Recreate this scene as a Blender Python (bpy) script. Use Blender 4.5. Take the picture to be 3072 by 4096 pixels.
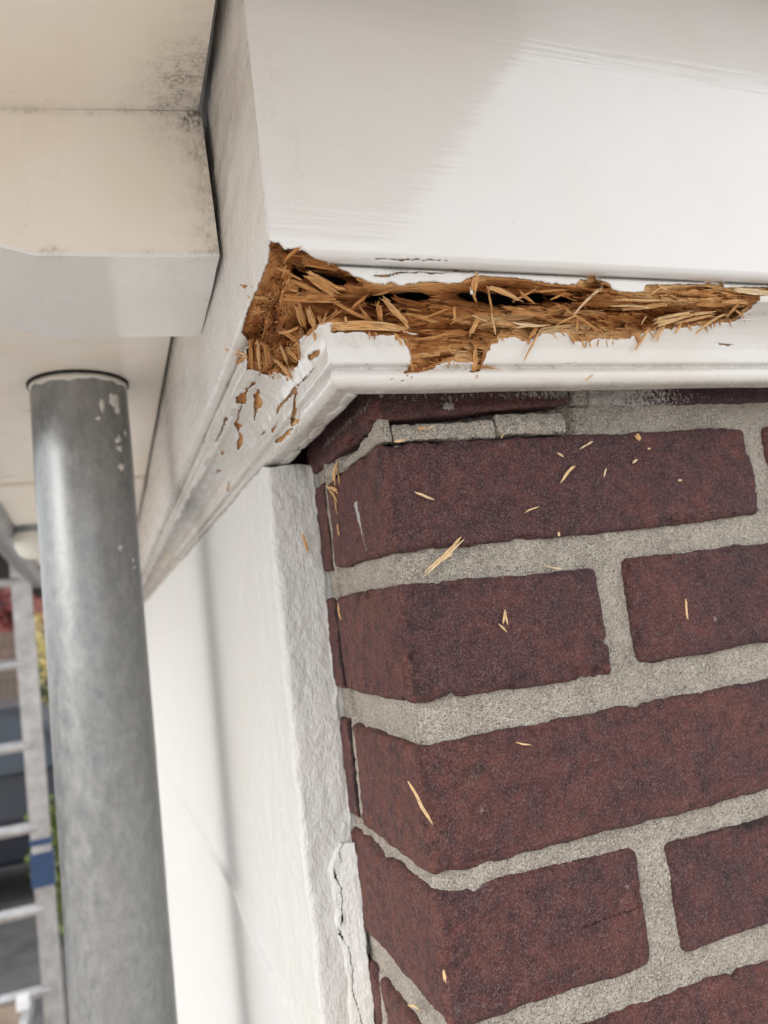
import bpy, bmesh, math, random
import numpy as np
from mathutils import Vector, Matrix
R = math.radians
scene = bpy.context.scene
COL = scene.collection
for o in list(bpy.data.objects): bpy.data.objects.remove(o)

# ------------------------------------------------------------------ camera
# metres; brick corner edge is the Z axis, right wall face Y=0 (towards +X), left wall face X=0 (towards +Y)
CAM = Vector((-0.108416, -0.288303, -0.066056))
cd = bpy.data.cameras.new('camera'); cam = bpy.data.objects.new('camera', cd); COL.objects.link(cam)
rgt, up, fwd = Vector((.935817, -.332097, -.118144)), Vector((.07054, -.151948, .985868)), Vector((.345356, .930926, .11877))
cam.matrix_world = Matrix(((rgt.x, up.x, -fwd.x, CAM.x), (rgt.y, up.y, -fwd.y, CAM.y), (rgt.z, up.z, -fwd.z, CAM.z), (0, 0, 0, 1)))
cd.sensor_fit = 'VERTICAL'; cd.sensor_height = 36; cd.lens = 3000 / 4096 * 36
cd.clip_start = .01; cd.clip_end = 500
cd.dof.use_dof = True; cd.dof.focus_distance = .312; cd.dof.aperture_fstop = 10.5
scene.camera = cam

# ------------------------------------------------------------------ sky and sun (bright overcast, light from the left)
SUN_EL, SUN_AZ = 26, 244         # azimuth: clockwise from +Y
world = bpy.data.worlds.new('World'); scene.world = world; world.use_nodes = True
wn = world.node_tree; bg = wn.nodes['Background']
sky = wn.nodes.new('ShaderNodeTexSky'); sky.sky_type = 'NISHITA'; sky.sun_disc = False
sky.sun_elevation = R(SUN_EL); sky.sun_rotation = R(SUN_AZ); sky.dust_density = 4; sky.air_density = 1.2
hs = wn.nodes.new('ShaderNodeHueSaturation'); hs.inputs['Saturation'].default_value = .22
ov = wn.nodes.new('ShaderNodeMixRGB'); ov.inputs[0].default_value = .7; ov.inputs[2].default_value = (7.6, 7.75, 8.0, 1)   # even cloud cover over the clear sky
wn.links.new(sky.outputs[0], hs.inputs['Color']); wn.links.new(hs.outputs[0], ov.inputs[1]); wn.links.new(ov.outputs[0], bg.inputs[0]); bg.inputs[1].default_value = .15
sd = bpy.data.lights.new('sun', 'SUN'); sun = bpy.data.objects.new('sun', sd); COL.objects.link(sun)
sd.energy = .5; sd.angle = R(45); sd.color = (1, .97, .93)
sdir = Vector((math.sin(R(SUN_AZ)) * math.cos(R(SUN_EL)), math.cos(R(SUN_AZ)) * math.cos(R(SUN_EL)), math.sin(R(SUN_EL))))
sun.rotation_euler = sdir.to_track_quat('Z', 'Y').to_euler()
vs = scene.view_settings; vs.view_transform = 'Standard'; vs.look = 'None'; vs.gamma = 1; vs.use_curve_mapping = False
vs.exposure = .72
try:
    scene.cycles.use_denoising = True; scene.cycles.max_bounces = 7; scene.cycles.diffuse_bounces = 4; scene.cycles.glossy_bounces = 3; scene.cycles.adaptive_threshold = .025
except Exception: pass

# ------------------------------------------------------------------ helpers
rng = np.random.default_rng(7); random.seed(7)
def vn(P, freq, seed=0):
    """value noise in [-1,1]; freq scalar or 3-vector (1/m)"""
    Q = np.asarray(P, float) * np.asarray(freq, float); I = np.floor(Q).astype(np.int64); F = Q - I; F = F * F * (3 - 2 * F)
    def h(i, j, k):
        x = (i * 374761393 + j * 668265263 + k * 2147483647 + seed * 144665) & 0xffffffff
        x = ((x ^ (x >> 13)) * 1274126177) & 0xffffffff; x = ((x ^ (x >> 16)) * 2246822519) & 0xffffffff
        return ((x ^ (x >> 15)) & 0xffffff) / float(0x7fffff) - 1
    i, j, k = I[:, 0], I[:, 1], I[:, 2]; a, b, c = F[:, 0], F[:, 1], F[:, 2]
    L = lambda p, q, t: p + (q - p) * t
    return L(L(L(h(i, j, k), h(i+1, j, k), a), L(h(i, j+1, k), h(i+1, j+1, k), a), b),
             L(L(h(i, j, k+1), h(i+1, j, k+1), a), L(h(i, j+1, k+1), h(i+1, j+1, k+1), a), b), c)
def fbm(P, freq, octv=3, seed=0):
    f = np.asarray(freq, float); return sum(vn(P, f * 2 ** o, seed + 17 * o) * .5 ** o for o in range(octv))
def sst(x, a, b):
    t = np.clip((x - a) / (b - a), 0, 1); return t * t * (3 - 2 * t)
def mesh_obj(name, V, F, mat, parent=None, smooth=True, attrs=None, uv=None):
    m = bpy.data.meshes.new(name); m.from_pydata([tuple(v) for v in np.asarray(V).tolist()], [], [tuple(f) for f in (F.tolist() if hasattr(F, 'tolist') else F)])
    if attrs:
        for k, a in attrs.items():
            at = m.attributes.new(k, 'FLOAT', 'POINT'); at.data.foreach_set('value', np.asarray(a, np.float32))
    if uv is not None:
        l = m.uv_layers.new(name='grain'); li = np.zeros(len(m.loops), np.int32); m.loops.foreach_get('vertex_index', li)
        l.data.foreach_set('uv', np.asarray(uv, np.float32)[li].ravel())
    m.materials.append(mat)
    if smooth: m.polygons.foreach_set('use_smooth', np.ones(len(m.polygons), bool))
    m.update()
    o = bpy.data.objects.new(name, m); COL.objects.link(o)
    if parent: o.parent = parent
    return o
def thing(name, label, cat, loc=(0, 0, 0), group=None, rz=0):
    o = bpy.data.objects.new(name, None); COL.objects.link(o); o.location = loc; o.rotation_euler.z = rz; o.empty_display_size = .02
    o['label'] = label; o['category'] = cat
    if group: o['group'] = group
    bpy.context.view_layer.update() if False else None
    return o
def tag(o, label, cat, group=None):
    o['label'] = label; o['category'] = cat
    if group: o['group'] = group
    return o
class MB:
    """collects boxes, tubes and prisms into one mesh"""
    def __init__(s): s.V = []; s.F = []
    def add(s, V, F):
        n = len(s.V); s.V += [tuple(v) for v in V]; s.F += [tuple(i + n for i in f) for f in F]; return s
    def box(s, a, b, M=None, bev=0):
        bm = bmesh.new(); bmesh.ops.create_cube(bm, size=1)
        for v in bm.verts: v.co = Vector([(a[i] + b[i]) / 2 + v.co[i] * abs(b[i] - a[i]) for i in range(3)])
        if bev: bmesh.ops.bevel(bm, geom=list(bm.edges), offset=bev, segments=2, affect='EDGES', profile=.6)
        if M: bm.transform(M)
        bm.verts.index_update(); s.add([v.co[:] for v in bm.verts], [[v.index for v in f.verts] for f in bm.faces]); bm.free(); return s
    def tube(s, pts, r, n=12, caps=True):
        pts = [Vector(p) for p in pts]; rs = r if hasattr(r, '__len__') else [r] * len(pts); b = len(s.V); pu = None
        for i, p in enumerate(pts):
            t = (pts[min(i+1, len(pts)-1)] - pts[max(i-1, 0)]).normalized()
            u = (t.orthogonal().normalized() if pu is None else (pu - t * pu.dot(t)).normalized()); pu = u; w = t.cross(u)
            s.V += [tuple(p + rs[i] * (math.cos(2*math.pi*k/n) * u + math.sin(2*math.pi*k/n) * w)) for k in range(n)]
        for i in range(len(pts) - 1):
            for k in range(n): s.F.append((b+i*n+k, b+i*n+(k+1) % n, b+(i+1)*n+(k+1) % n, b+(i+1)*n+k))
        if caps: s.F.append(tuple(b+k for k in range(n))[::-1]); s.F.append(tuple(b+(len(pts)-1)*n+k for k in range(n)))
        return s
    def prism(s, poly, y0, y1, f=lambda x, y, z: (x, y, z)):
        """polygon (x,z) extruded along y"""
        n = len(poly); b = len(s.V)
        s.V += [f(x, y0, z) for x, z in poly] + [f(x, y1, z) for x, z in poly]
        s.F += [tuple(range(b, b+n))[::-1], tuple(range(b+n, b+2*n))] + [(b+i, b+(i+1) % n, b+n+(i+1) % n, b+n+i)[::1] for i in range(n)]
        return s
    def build(s, name, mat, parent=None, smooth=False): return mesh_obj(name, s.V, s.F, mat, parent, smooth)
# ---- materials
def nmat(name):
    m = bpy.data.materials.new(name); m.use_nodes = True; nt = m.node_tree; return m, nt, nt.nodes['Principled BSDF']
class NT:
    def __init__(s, nt): s.nt = nt; s.tc = None
    def n(s, t, **k):
        x = s.nt.nodes.new('ShaderNode' + t)
        for a, v in k.items():
            if a.startswith('i_'):
                key = a[2:].replace('_', ' '); x.inputs[int(key) if key.isdigit() else key].default_value = v
            else: setattr(x, a, v)
        return x
    def l(s, a, b): s.nt.links.new(a, b)
    def co(s, scale=(1, 1, 1), uv=False):
        if s.tc is None: s.tc = s.n('TexCoord')
        mp = s.n('Mapping'); mp.inputs['Scale'].default_value = scale; s.l(s.tc.outputs['UV' if uv else 'Object'], mp.inputs[0]); return mp.outputs[0]
    def noise(s, vec, scale=1., detail=3., rough=.55):
        x = s.n('TexNoise'); x.inputs['Scale'].default_value = scale; x.inputs['Detail'].default_value = detail; x.inputs['Roughness'].default_value = rough
        s.l(vec, x.inputs['Vector']); return x.outputs['Fac']
    def voro(s, vec, scale=1.):
        x = s.n('TexVoronoi'); x.inputs['Scale'].default_value = scale; s.l(vec, x.inputs['Vector']); return x
    def ramp(s, fac, stops, interp='LINEAR'):
        r = s.n('ValToRGB'); cr = r.color_ramp; cr.interpolation = interp
        while len(cr.elements) > 1: cr.elements.remove(cr.elements[-1])
        for i, (p, c) in enumerate(stops):
            e = cr.elements[0] if i == 0 else cr.elements.new(p); e.position = p; e.color = (*c, 1) if hasattr(c, '__len__') else (c, c, c, 1)
        s.l(fac, r.inputs[0]); return r.outputs[0]
    def mix(s, fac, a, b, mode='MIX'):
        x = s.n('MixRGB', blend_type=mode)
        for i, v in enumerate((fac, a, b)):
            if hasattr(v, 'is_linked') or hasattr(v, 'links'): s.l(v, x.inputs[i])
            elif hasattr(v, '__len__'): x.inputs[i].default_value = (*v, 1)
            else: x.inputs[i].default_value = v if i == 0 else (v, v, v, 1)
        return x.outputs[0]
    def math(s, op, a, b=None, c=None):
        x = s.n('Math', operation=op)
        for i, v in enumerate((a, b, c)):
            if v is None: continue
            if hasattr(v, 'links'): s.l(v, x.inputs[i])
            else: x.inputs[i].default_value = v
        return x.outputs[0]
    def attr(s, name): x = s.n('Attribute', attribute_name=name); return x.outputs['Fac']
    def bump(s, h, strength, dist, bsdf, prev=None):
        b = s.n('Bump'); b.inputs['Strength'].default_value = strength; b.inputs['Distance'].default_value = dist; s.l(h, b.inputs['Height'])
        if prev: s.l(prev, b.inputs['Normal'])
        s.l(b.outputs[0], bsdf.inputs['Normal']); return b.outputs[0]

def mat_paint(name, col, rough, brush=(10, 10, 220), bs=.35, mottle=.04, coat=0., warm=(.90, .86, .80), dist=.0006):
    """brushed gloss paint on wood; 'grime_shade' attribute holds mould stains with their own shape"""
    m, nt, b = nmat(name); T = NT(nt)
    n1 = T.noise(T.co(brush), 1, 4, .6); n2 = T.noise(T.co((22, 22, 22)), 1, 2); n4 = T.noise(T.co((260, 260, 260)), 1, 3, .7)
    c = T.mix(T.ramp(n2, [(.35, 0.), (.7, 1.)]), col, tuple(a * w for a, w in zip(col, warm)))
    c = T.mix(T.ramp(n4, [(.70, 0.), (.76, 1.)]), c, tuple(a * .72 for a in col))
    gn = T.noise(T.co((620, 620, 380)), 1, 3, .75); gb = T.noise(T.co((130, 130, 130)), 1, 2)
    gf = T.math('MINIMUM', T.math('MULTIPLY', T.math('MULTIPLY', T.attr('grime_shade'), .8), T.math('ADD', T.math('MULTIPLY', T.ramp(gn, [(.36, 0.), (.72, 1.)]), T.ramp(gb, [(.34, .1), (.64, 1.3)])), .10)), .86)
    c = T.mix(gf, c, (.055, .046, .04)); T.l(c, b.inputs['Base Color'])
    rr = T.ramp(n1, [(.3, rough * .75), (.7, rough * 1.35)]); T.l(rr, b.inputs['Roughness'])
    p = T.bump(n1, bs, dist, b); T.l(p, b.inputs['Coat Normal']); T.bump(n2, .12, .003, b, p)
    b.inputs['Coat Weight'].default_value = coat; b.inputs['Coat Roughness'].default_value = .055; b.inputs['Coat IOR'].default_value = 1.62
    b.inputs['Specular IOR Level'].default_value = .5
    return m
def mat_simple(name, col, rough=.6, metal=0., nscale=40, amt=.25, bump=.1, bd=.002, spec=.5):
    m, nt, b = nmat(name); T = NT(nt); n1 = T.noise(T.co((nscale,) * 3), 1, 4)
    T.l(T.mix(T.ramp(n1, [(.3, 0.), (.7, 1.)]), tuple(c * (1 - amt) for c in col), tuple(min(1, c * (1 + amt)) for c in col)), b.inputs['Base Color'])
    b.inputs['Roughness'].default_value = rough; b.inputs['Metallic'].default_value = metal; b.inputs['Specular IOR Level'].default_value = spec
    if bump: T.bump(n1, bump, bd, b)
    return m
def mat_brick():
    m, nt, b = nmat('fired_brick'); T = NT(nt); oi = T.n('ObjectInfo')
    big = T.noise(T.co((26, 26, 34)), 1, 3); mid = T.noise(T.co((150, 150, 150)), 1, 4, .65); fin = T.noise(T.co((1250,) * 3), 1, 2, .75)
    vor = T.voro(T.co((1650,) * 3), 1); vor2 = T.voro(T.co((520,) * 3), 1)
    hu = T.math('ADD', T.attr('hue'), T.math('MULTIPLY', T.math('SUBTRACT', big, .5), 1.6))
    c = T.ramp(hu, [(.05, (.074, .034, .037)), (.35, (.114, .045, .045)), (.65, (.152, .053, .047)), (.95, (.182, .064, .049))])
    c = T.mix(T.ramp(mid, [(.42, 0.), (.66, .75)]), c, (.044, .026, .031))
    c = T.mix(T.ramp(T.noise(T.co((48, 48, 70)), 1, 3, .7), [(.50, 0.), (.72, .75)]), c, (.040, .023, .029))
    # sand grains and burnt specks
    c = T.mix(T.ramp(vor.outputs['Color'], [(.50, 0.), (.98, .60)]), c, (.27, .19, .18))
    c = T.mix(T.ramp(fin, [(.56, 0.), (.76, .75)]), c, (.026, .014, .015))
    c = T.mix(T.ramp(vor2.outputs['Color'], [(.972, 0.), (.985, .6)], 'LINEAR'), c, (.34, .30, .27))
    c = T.mix(T.ramp(T.noise(T.co((95, 95, 95)), 1, 3, .8), [(.64, 0.), (.78, .4)]), c, (.30, .27, .24))
    pm = T.math('SUBTRACT', T.math('ADD', T.attr('paint'), T.noise(T.co((700, 700, 420)), 1, 4, .75)), 1.)
    c = T.mix(T.ramp(pm, [(.02, 0.), (.10, .9)]), c, (.62, .60, .57))
    gm = T.math('SUBTRACT', T.math('ADD', T.attr('grime_shade'), T.noise(T.co((180,) * 3), 1, 4, .7)), 1.)
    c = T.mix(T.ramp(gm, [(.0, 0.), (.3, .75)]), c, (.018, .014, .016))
    T.l(c, b.inputs['Base Color']); b.inputs['Roughness'].default_value = .82; b.inputs['Specular IOR Level'].default_value = .35
    p = T.bump(mid, .8, .0018, b); p = T.bump(vor.outputs['Distance'], .9, .0007, b, p); T.bump(fin, 1., .0010, b, p)
    return m
def mat_mortar():
    m, nt, b = nmat('sand_mortar'); T = NT(nt)
    big = T.noise(T.co((60,) * 3), 1, 4); fin = T.noise(T.co((1300,) * 3), 1, 2, .7); vor = T.voro(T.co((1050,) * 3), 1); mid = T.noise(T.co((260,) * 3), 1, 4, .7)
    c = T.mix(T.ramp(big, [(.3, 0.), (.7, 1.)]), (.37, .328, .278), (.52, .466, .402))
    c = T.mix(T.ramp(vor.outputs['Color'], [(.50, 0.), (.95, .75)]), c, (.66, .62, .54))
    c = T.mix(T.ramp(fin, [(.54, 0.), (.68, .8)]), c, (.075, .07, .063))
    c = T.mix(T.ramp(mid, [(.62, 0.), (.72, .5)]), c, (.13, .125, .12))
    gm = T.math('SUBTRACT', T.math('ADD', T.attr('grime_shade'), mid), 1.)
    c = T.mix(T.ramp(gm, [(.0, 0.), (.3, .8)]), c, (.03, .03, .032))
    T.l(c, b.inputs['Base Color']); b.inputs['Roughness'].default_value = .95; b.inputs['Specular IOR Level'].default_value = .2
    p = T.bump(mid, .9, .0020, b); p = T.bump(vor.outputs['Distance'], 1., .0009, b, p); T.bump(fin, .9, .0008, b, p)
    return m
def mat_wood():
    """rotten softwood; UV u runs along the grain (m), 'tint' 0 dark .. 1 pale"""
    m, nt, b = nmat('rotten_softwood'); T = NT(nt); ti = T.attr('tint')
    g1 = T.noise(T.co((60, 900, 1), True), 1, 4, .65); g2 = T.noise(T.co((160, 3200, 1), True), 1, 3, .6); bl = T.noise(T.co((110,) * 3), 1, 3)
    f = T.math('ADD', T.math('MULTIPLY', ti, .62), T.math('MULTIPLY', T.math('ADD', g1, T.math('MULTIPLY', bl, .6)), .30))
    c = T.ramp(f, [(.08, (.022, .009, .004)), (.24, (.14, .048, .014)), (.39, (.41, .160, .048)), (.57, (.66, .345, .130)), (.80, (.80, .56, .30)), (.98, (.86, .75, .56))])
    c = T.mix(T.ramp(g2, [(.50, 0.), (.66, .8)]), c, (.045, .019, .008))
    T.l(c, b.inputs['Base Color']); b.inputs['Roughness'].default_value = .78; b.inputs['Specular IOR Level'].default_value = .25
    p = T.bump(g1, .8, .0008, b); T.bump(g2, .8, .0004, b, p)
    return m
def mat_plaster():
    m, nt, b = nmat('painted_render'); T = NT(nt)
    n1 = T.noise(T.co((720, 720, 380)), 1, 4, .65); n2 = T.noise(T.co((140, 140, 90)), 1, 3); n3 = T.noise(T.co((9,) * 3), 1, 3)
    c = T.mix(T.ramp(n3, [(.3, 0.), (.7, 1.)]), (.70, .70, .70), (.70, .69, .645))
    c = T.mix(T.ramp(T.noise(T.co((330,) * 3), 1, 2), [(.74, 0.), (.80, .5)]), c, (.45, .43, .40))
    T.l(c, b.inputs['Base Color']); b.inputs['Roughness'].default_value = .62
    p = T.bump(n2, .5, .003, b); T.bump(n1, .9, .0016, b, p)
    return m
def mat_galv():
    m, nt, b = nmat('galvanised_steel'); T = NT(nt)
    n1 = T.noise(T.co((140, 140, 80)), 1, 4, .65); n2 = T.noise(T.co((420, 420, 300)), 1, 3, .6); n3 = T.noise(T.co((14, 14, 5)), 1, 3)
    c = T.mix(T.ramp(n1, [(.3, 0.), (.7, 1.)]), (.22, .23, .24), (.35, .355, .355))
    c = T.mix(T.ramp(n3, [(.45, 0.), (.75, .35)]), c, (.42, .42, .40)); c = T.mix(T.ramp(n2, [(.55, 0.), (.75, .4)]), c, (.16, .165, .17))
    T.l(c, b.inputs['Base Color']); b.inputs['Metallic'].default_value = .6; T.l(T.ramp(n1, [(.3, .28), (.7, .42)]), b.inputs['Roughness'])
    T.bump(n2, .12, .0006, b); return m
WHITE = (.70, .69, .68)
M = dict(
    fascia=mat_paint('gloss_white_paint', WHITE, .18, (8, 8, 320), .34, coat=.9, warm=(.985, .97, .95), dist=.0005),
    fascia_l=mat_paint('gloss_white_paint_return', WHITE, .28, (60, 9, 120), .25, warm=(.96, .92, .86)),
    mould=mat_paint('aged_white_paint', (.70, .69, .67), .24, (14, 14, 300), .14, coat=.5, warm=(.95, .91, .86)),
    eaves=mat_paint('warm_lit_eaves_paint', (.87, .815, .745), .34, (20, 20, 20), .2, warm=(.97, .94, .90)),  # warm bounce light put into the cream colour
    cool=mat_paint('cool_lit_eaves_paint', (.78, .775, .765), .30, (20, 20, 20), .2, coat=.4, warm=(.98, .97, .96)),  # cooler version for the bracket underside, its light put into the colour
    brick=mat_brick(), mortar=mat_mortar(), wood=mat_wood(), plaster=mat_plaster(), galv=mat_galv(),
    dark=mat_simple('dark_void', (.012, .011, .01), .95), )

# ------------------------------------------------------------------ ground
GZ = -2.72
g = mesh_obj('ground', [(-150, -150, GZ), (150, -150, GZ), (150, 150, GZ), (-150, 150, GZ)], [(0, 1, 2, 3)], mat_simple('street_paving', (.47, .43, .385), .9, 0, 3, .2, .2, .01), smooth=False); g['kind'] = 'structure'

# ------------------------------------------------------------------ brick wall
def lattice(xs, ys, zs):
    nx, ny, nz = len(xs), len(ys), len(zs); idx = -np.ones((nx, ny, nz), np.int64); m = np.zeros((nx, ny, nz), bool)
    m[[0, -1]] = True; m[:, [0, -1]] = True; m[:, :, [0, -1]] = True
    idx[m] = np.arange(m.sum()); I = np.argwhere(m); V = np.stack([np.asarray(xs)[I[:, 0]], np.asarray(ys)[I[:, 1]], np.asarray(zs)[I[:, 2]]], 1); F = []
    def side(A, flip):
        q = np.stack([A[:-1, :-1], A[1:, :-1], A[1:, 1:], A[:-1, 1:]], -1).reshape(-1, 4); F.append(q[:, ::-1] if flip else q)
    side(idx[0], True); side(idx[-1], False); side(idx[:, 0], False); side(idx[:, -1], True); side(idx[:, :, 0], True); side(idx[:, :, -1], False)
    return V, np.concatenate(F)
def axis(a, b, st, fine=None):
    if fine is None: return np.linspace(a, b, max(2, int(round((b - a) / st)) + 1))
    lo, hi = fine; p = [np.linspace(lo, hi, max(2, int(round((hi - lo) / st)) + 1))]
    if a < lo - 1e-9: p.insert(0, np.linspace(a, lo, 5)[:-1])
    if b > hi + 1e-9: p.append(np.linspace(hi, b, 5)[1:])
    return np.concatenate(p)
def rough_box(lo, hi, st, r, seed, fx=None, fy=None, fz=None, amp=1., chip=1., warpf=1.):
    """block with rounded, chipped arrises and an uneven skin"""
    lo, hi = np.array(lo, float), np.array(hi, float)
    V, F = lattice(axis(lo[0], hi[0], st, fx), axis(lo[1], hi[1], st, fy), axis(lo[2], hi[2], st, fz))
    q = np.clip(V, lo + r, hi - r); d = V - q; L = np.linalg.norm(d, axis=1, keepdims=True); n = d / np.maximum(L, 1e-9); V0 = V; V = q + n * r
    V = V + amp * .0005 * np.stack([fbm(V, 60 * warpf, 2, seed + k) for k in range(3)], 1) + amp * .00016 * np.stack([vn(V, 230 * warpf, seed + 9 + k) for k in range(3)], 1)
    V = V + n * (amp * (.0005 * fbm(V, 120, 3, seed + 3) + .00022 * fbm(V, 600, 2, seed + 4)))[:, None]
    ds = np.sort(np.minimum(V0 - lo, hi - V0), axis=1)[:, 1]            # distance to the nearest arris
    c = np.maximum(0, vn(V, 110, seed + 5) + .5 * vn(V, 300, seed + 6) - .38) * (1 - sst(ds, .001, .008))
    V = V - n * (chip * .0026 * c)[:, None]
    return V, F
wall = thing('brick_wall', 'dark red brick wall corner with grey sanded mortar joints', 'wall')
WB = []
def brick(x0, x1, y0, y1, z0, z1, seed, r=.0022, st=.0012, fx=None, fy=None, chip=1., paint=None, grime_shade=None, shear=None, amp=1., hue=.45):
    V, F = rough_box((x0, y0, z0), (x1, y1, z1), st, r, seed, fx, fy, None, amp, chip)
    if shear: V = shear(V)
    pa = paint(V) if paint else np.zeros(len(V)); gr = grime_shade(V) if grime_shade else np.zeros(len(V))
    # darker band along the corner arris
    gr = np.maximum(gr, .52 * (1 - sst(np.hypot(V[:, 0] - .004, V[:, 1]), .002, .011)))
    return mesh_obj('brick', V, F, M['brick'], wall, attrs=dict(paint=pa, grime_shade=gr, hue=hue + .30 * (V[:, 0] < .0025) - .0 * V[:, 0]))
def blob(V, c, s): return np.exp(-(((V - np.array(c)) / np.array(s)) ** 2).sum(1))
# course 0, tucked under the moulding: its shade painted into the colour, with white paint drips
def p0(V):
    top = sst(V[:, 2], .013, .024)
    lf = np.where(V[:, 1] > .004, .52 * np.exp(-((V[:, 2] - .0185) / .0045) ** 2) * (V[:, 1] < .09), 0)
    rf = np.where(V[:, 1] <= .004, (.46 + .12 * sst(V[:, 0], .04, .09)) * np.exp(-((V[:, 2] - .020) / .006) ** 2), 0)
    return lf + rf + .5 * blob(V, (0, .098, .014), (.01, .004, .004)) + .55 * blob(V, (.034, 0, .0145), (.004, .02, .0025))
def p0b(V): return (.66 - .30 * sst(V[:, 0], .112, .20)) * (V[:, 2] > .012) + .5 * (V[:, 0] < .116) * (V[:, 2] > .015)
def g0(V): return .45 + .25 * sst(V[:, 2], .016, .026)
def sh0(V):
    V = V.copy(); k = np.clip(V[:, 0] / .1, 0, 1) * (V[:, 2] < .03); V[:, 2] += .0062 * k * (1 - sst(V[:, 2], .012, .03)); V[:, 1] -= .0016 * np.exp(-((V[:, 2] - .013) / .004) ** 2) * (V[:, 1] < .02) * (V[:, 0] > .03); return V
brick(.0004, .098, .0006, .20, .0092, .058, 11, .003, hue=.465, fy=(.0, .11), paint=p0, grime_shade=g0, shear=sh0, chip=1.8)
brick(.1085, .31, .0002, .10, .0138, .062, 12, .0025, hue=0.1, fx=(.1085, .25), fy=(-.001, .012), paint=p0b, grime_shade=lambda V: .5 * np.ones(len(V)), chip=1.2)
# course 1
def p1(V):
    t = np.clip((V[:, 2] + .019) / -.0228, 0, 1); yc = .042 - .0093 * t
    inside = (V[:, 2] < -.0175) & (V[:, 2] > -.0425) & (V[:, 0] < .004)
    sm = inside * .78 * np.exp(-((V[:, 1] - yc) / (.0042 - .0014 * t)) ** 2) * (1 - .35 * t)
    line = .34 * np.exp(-((V[:, 2] + .0085 - .035 * (V[:, 0] - .04)) / .0016) ** 2) * (V[:, 1] < .004) * (V[:, 0] < .13) * (V[:, 0] > .005)
    line2 = .32 * np.exp(-((V[:, 2] + .0045 - .04 * (V[:, 0] - .07)) / .0012) ** 2) * (V[:, 1] < .004) * (V[:, 0] < .12) * (V[:, 0] > .03)
    return sm + line + line2 + .38 * blob(V, (.004, 0, -.034), (.0025, .01, .003)) + .35 * blob(V, (.17, 0, -.001), (.02, .02, .0015))
def sh1(V):
    V = V.copy(); k = sst(V[:, 0], .13, .2); V[:, 2] += np.where(V[:, 2] < -.02, .0016 * k, .0008 * k)
    return V
brick(.0, .2005, .0, .0885, -.0462, .0, 21, .0030, hue=.42, fy=(.0, .0885), paint=p1, shear=sh1, chip=1.2, grime_shade=lambda V: .35 * (1 - sst(V[:, 2], -.046, -.036)) + .22 * sst(V[:, 2], -.006, -.001))
brick(.2135, .41, .0004, .0935, -.0455, .001, 22, .004, hue=0.4, fx=(.2135, .26), fy=(0, .012))
brick(.0012, .099, .0972, .20, -.046, .002, 23, .002, fy=(.0972, .13), grime_shade=lambda V: 1.2 * (1 - sst(V[:, 1], .0978, .0990)))  # sliver ends, here and in lower courses, painted dark as crack shade
# course 2
def sh2(V):
    V = V.copy(); k = sst(V[:, 0], .0, .1); V[:, 2] -= k * .0018; return V
brick(.0, .0985, .0, .0944, -.1082, -.0600, 31, .0032, hue=.46, fy=(.0, .0944), shear=sh2, chip=2.0, grime_shade=lambda V: .5 * blob(V, (.01, 0, -.1), (.012, .01, .006)))
brick(.0005, .0985, .0972, .20, -.1080, -.0605, 32, .002, fy=(.0972, .13), chip=2.2, grime_shade=lambda V: 1.2 * (1 - sst(V[:, 1], .0978, .0990)))
brick(.1135, .315, .0, .10, -.1080, -.0595, 33, .0035, hue=0.5, fx=(.1135, .25), fy=(-.001, .012), chip=2.2, amp=1.3)
# course 3
brick(.0, .2010, .0, .0885, -.1752, -.1250, 41, .0030, hue=0.62, fy=(.0, .0885), chip=1.1)
brick(.2140, .41, .0004, .0925, -.1745, -.1245, 42, .0035, hue=.46, fx=(.214, .25), fy=(0, .012))
brick(.0008, .10, .0980, .20, -.1745, -.1245, 43, .002, fy=(.0980, .13), grime_shade=lambda V: 1.2 * (1 - sst(V[:, 1], .0986, .0998)))
# course 4
def sh4(V):
    V = V.copy(); k = sst(V[:, 0], .0, .1); V[:, 2] -= np.where(V[:, 2] > -.207, .0025, .0005) * k; return V
brick(.0003, .0972, .0004, .20, -.2325, -.1812, 51, .0045, hue=0.58, fy=(.0, .115), shear=sh4, chip=1.0)
brick(.1132, .315, .0, .10, -.2318, -.1868, 52, .0022, hue=0.4, fx=(.1132, .25), fy=(-.001, .012), grime_shade=lambda V: .75 * blob(V, (.16, 0, -.187), (.022, .02, .007)))
# course 5
brick(.0, .2010, .0, .0885, -.2960, -.2462, 61, .0030, hue=0.75, fy=(.0, .0885), chip=1.6, amp=1.3)
brick(.0008, .10, .0985, .20, -.2955, -.2460, 63, .003, fy=(.0985, .13))
brick(.2140, .41, .0004, .0925, -.2955, -.246, 62, .0035, st=.004)
# the wall runs on beyond the picture: plainer bricks, shared meshes
proto = {}
def plain(L, x, y, z, rot=False):
    if L not in proto:
        V, F = rough_box((0, 0, 0), (L, .098, .05), .006, .003, 70, amp=1., chip=.8); o = mesh_obj('brick', V, F, M['brick'], wall, attrs=dict(paint=np.zeros(len(V)), grime_shade=np.zeros(len(V)), hue=np.full(len(V), .45))); proto[L] = o
    else:
        o = proto[L].copy(); COL.objects.link(o); o.parent = wall
    o.location = (x, y, z)
for k in range(-1, 11):
    z = -.2960 - .0625 * (k - 3) if k >= 4 else None
    z0 = {0: .0125, 1: -.0458, 2: -.108, 3: -.1748, 4: -.232, 5: -.2958}.get(k, -.2958 - .0625 * (k - 5))
    st_ = k % 2 == 1
    x = {True: .4225, False: .3275}[st_] if 0 <= k <= 5 else (0 if k > 5 else 9)
    if k > 5 and not st_: plain(.098, 0, 0, z0); x = .113
    while x < 1.0: plain(.2, x, .0003, z0); x += .2125
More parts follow.
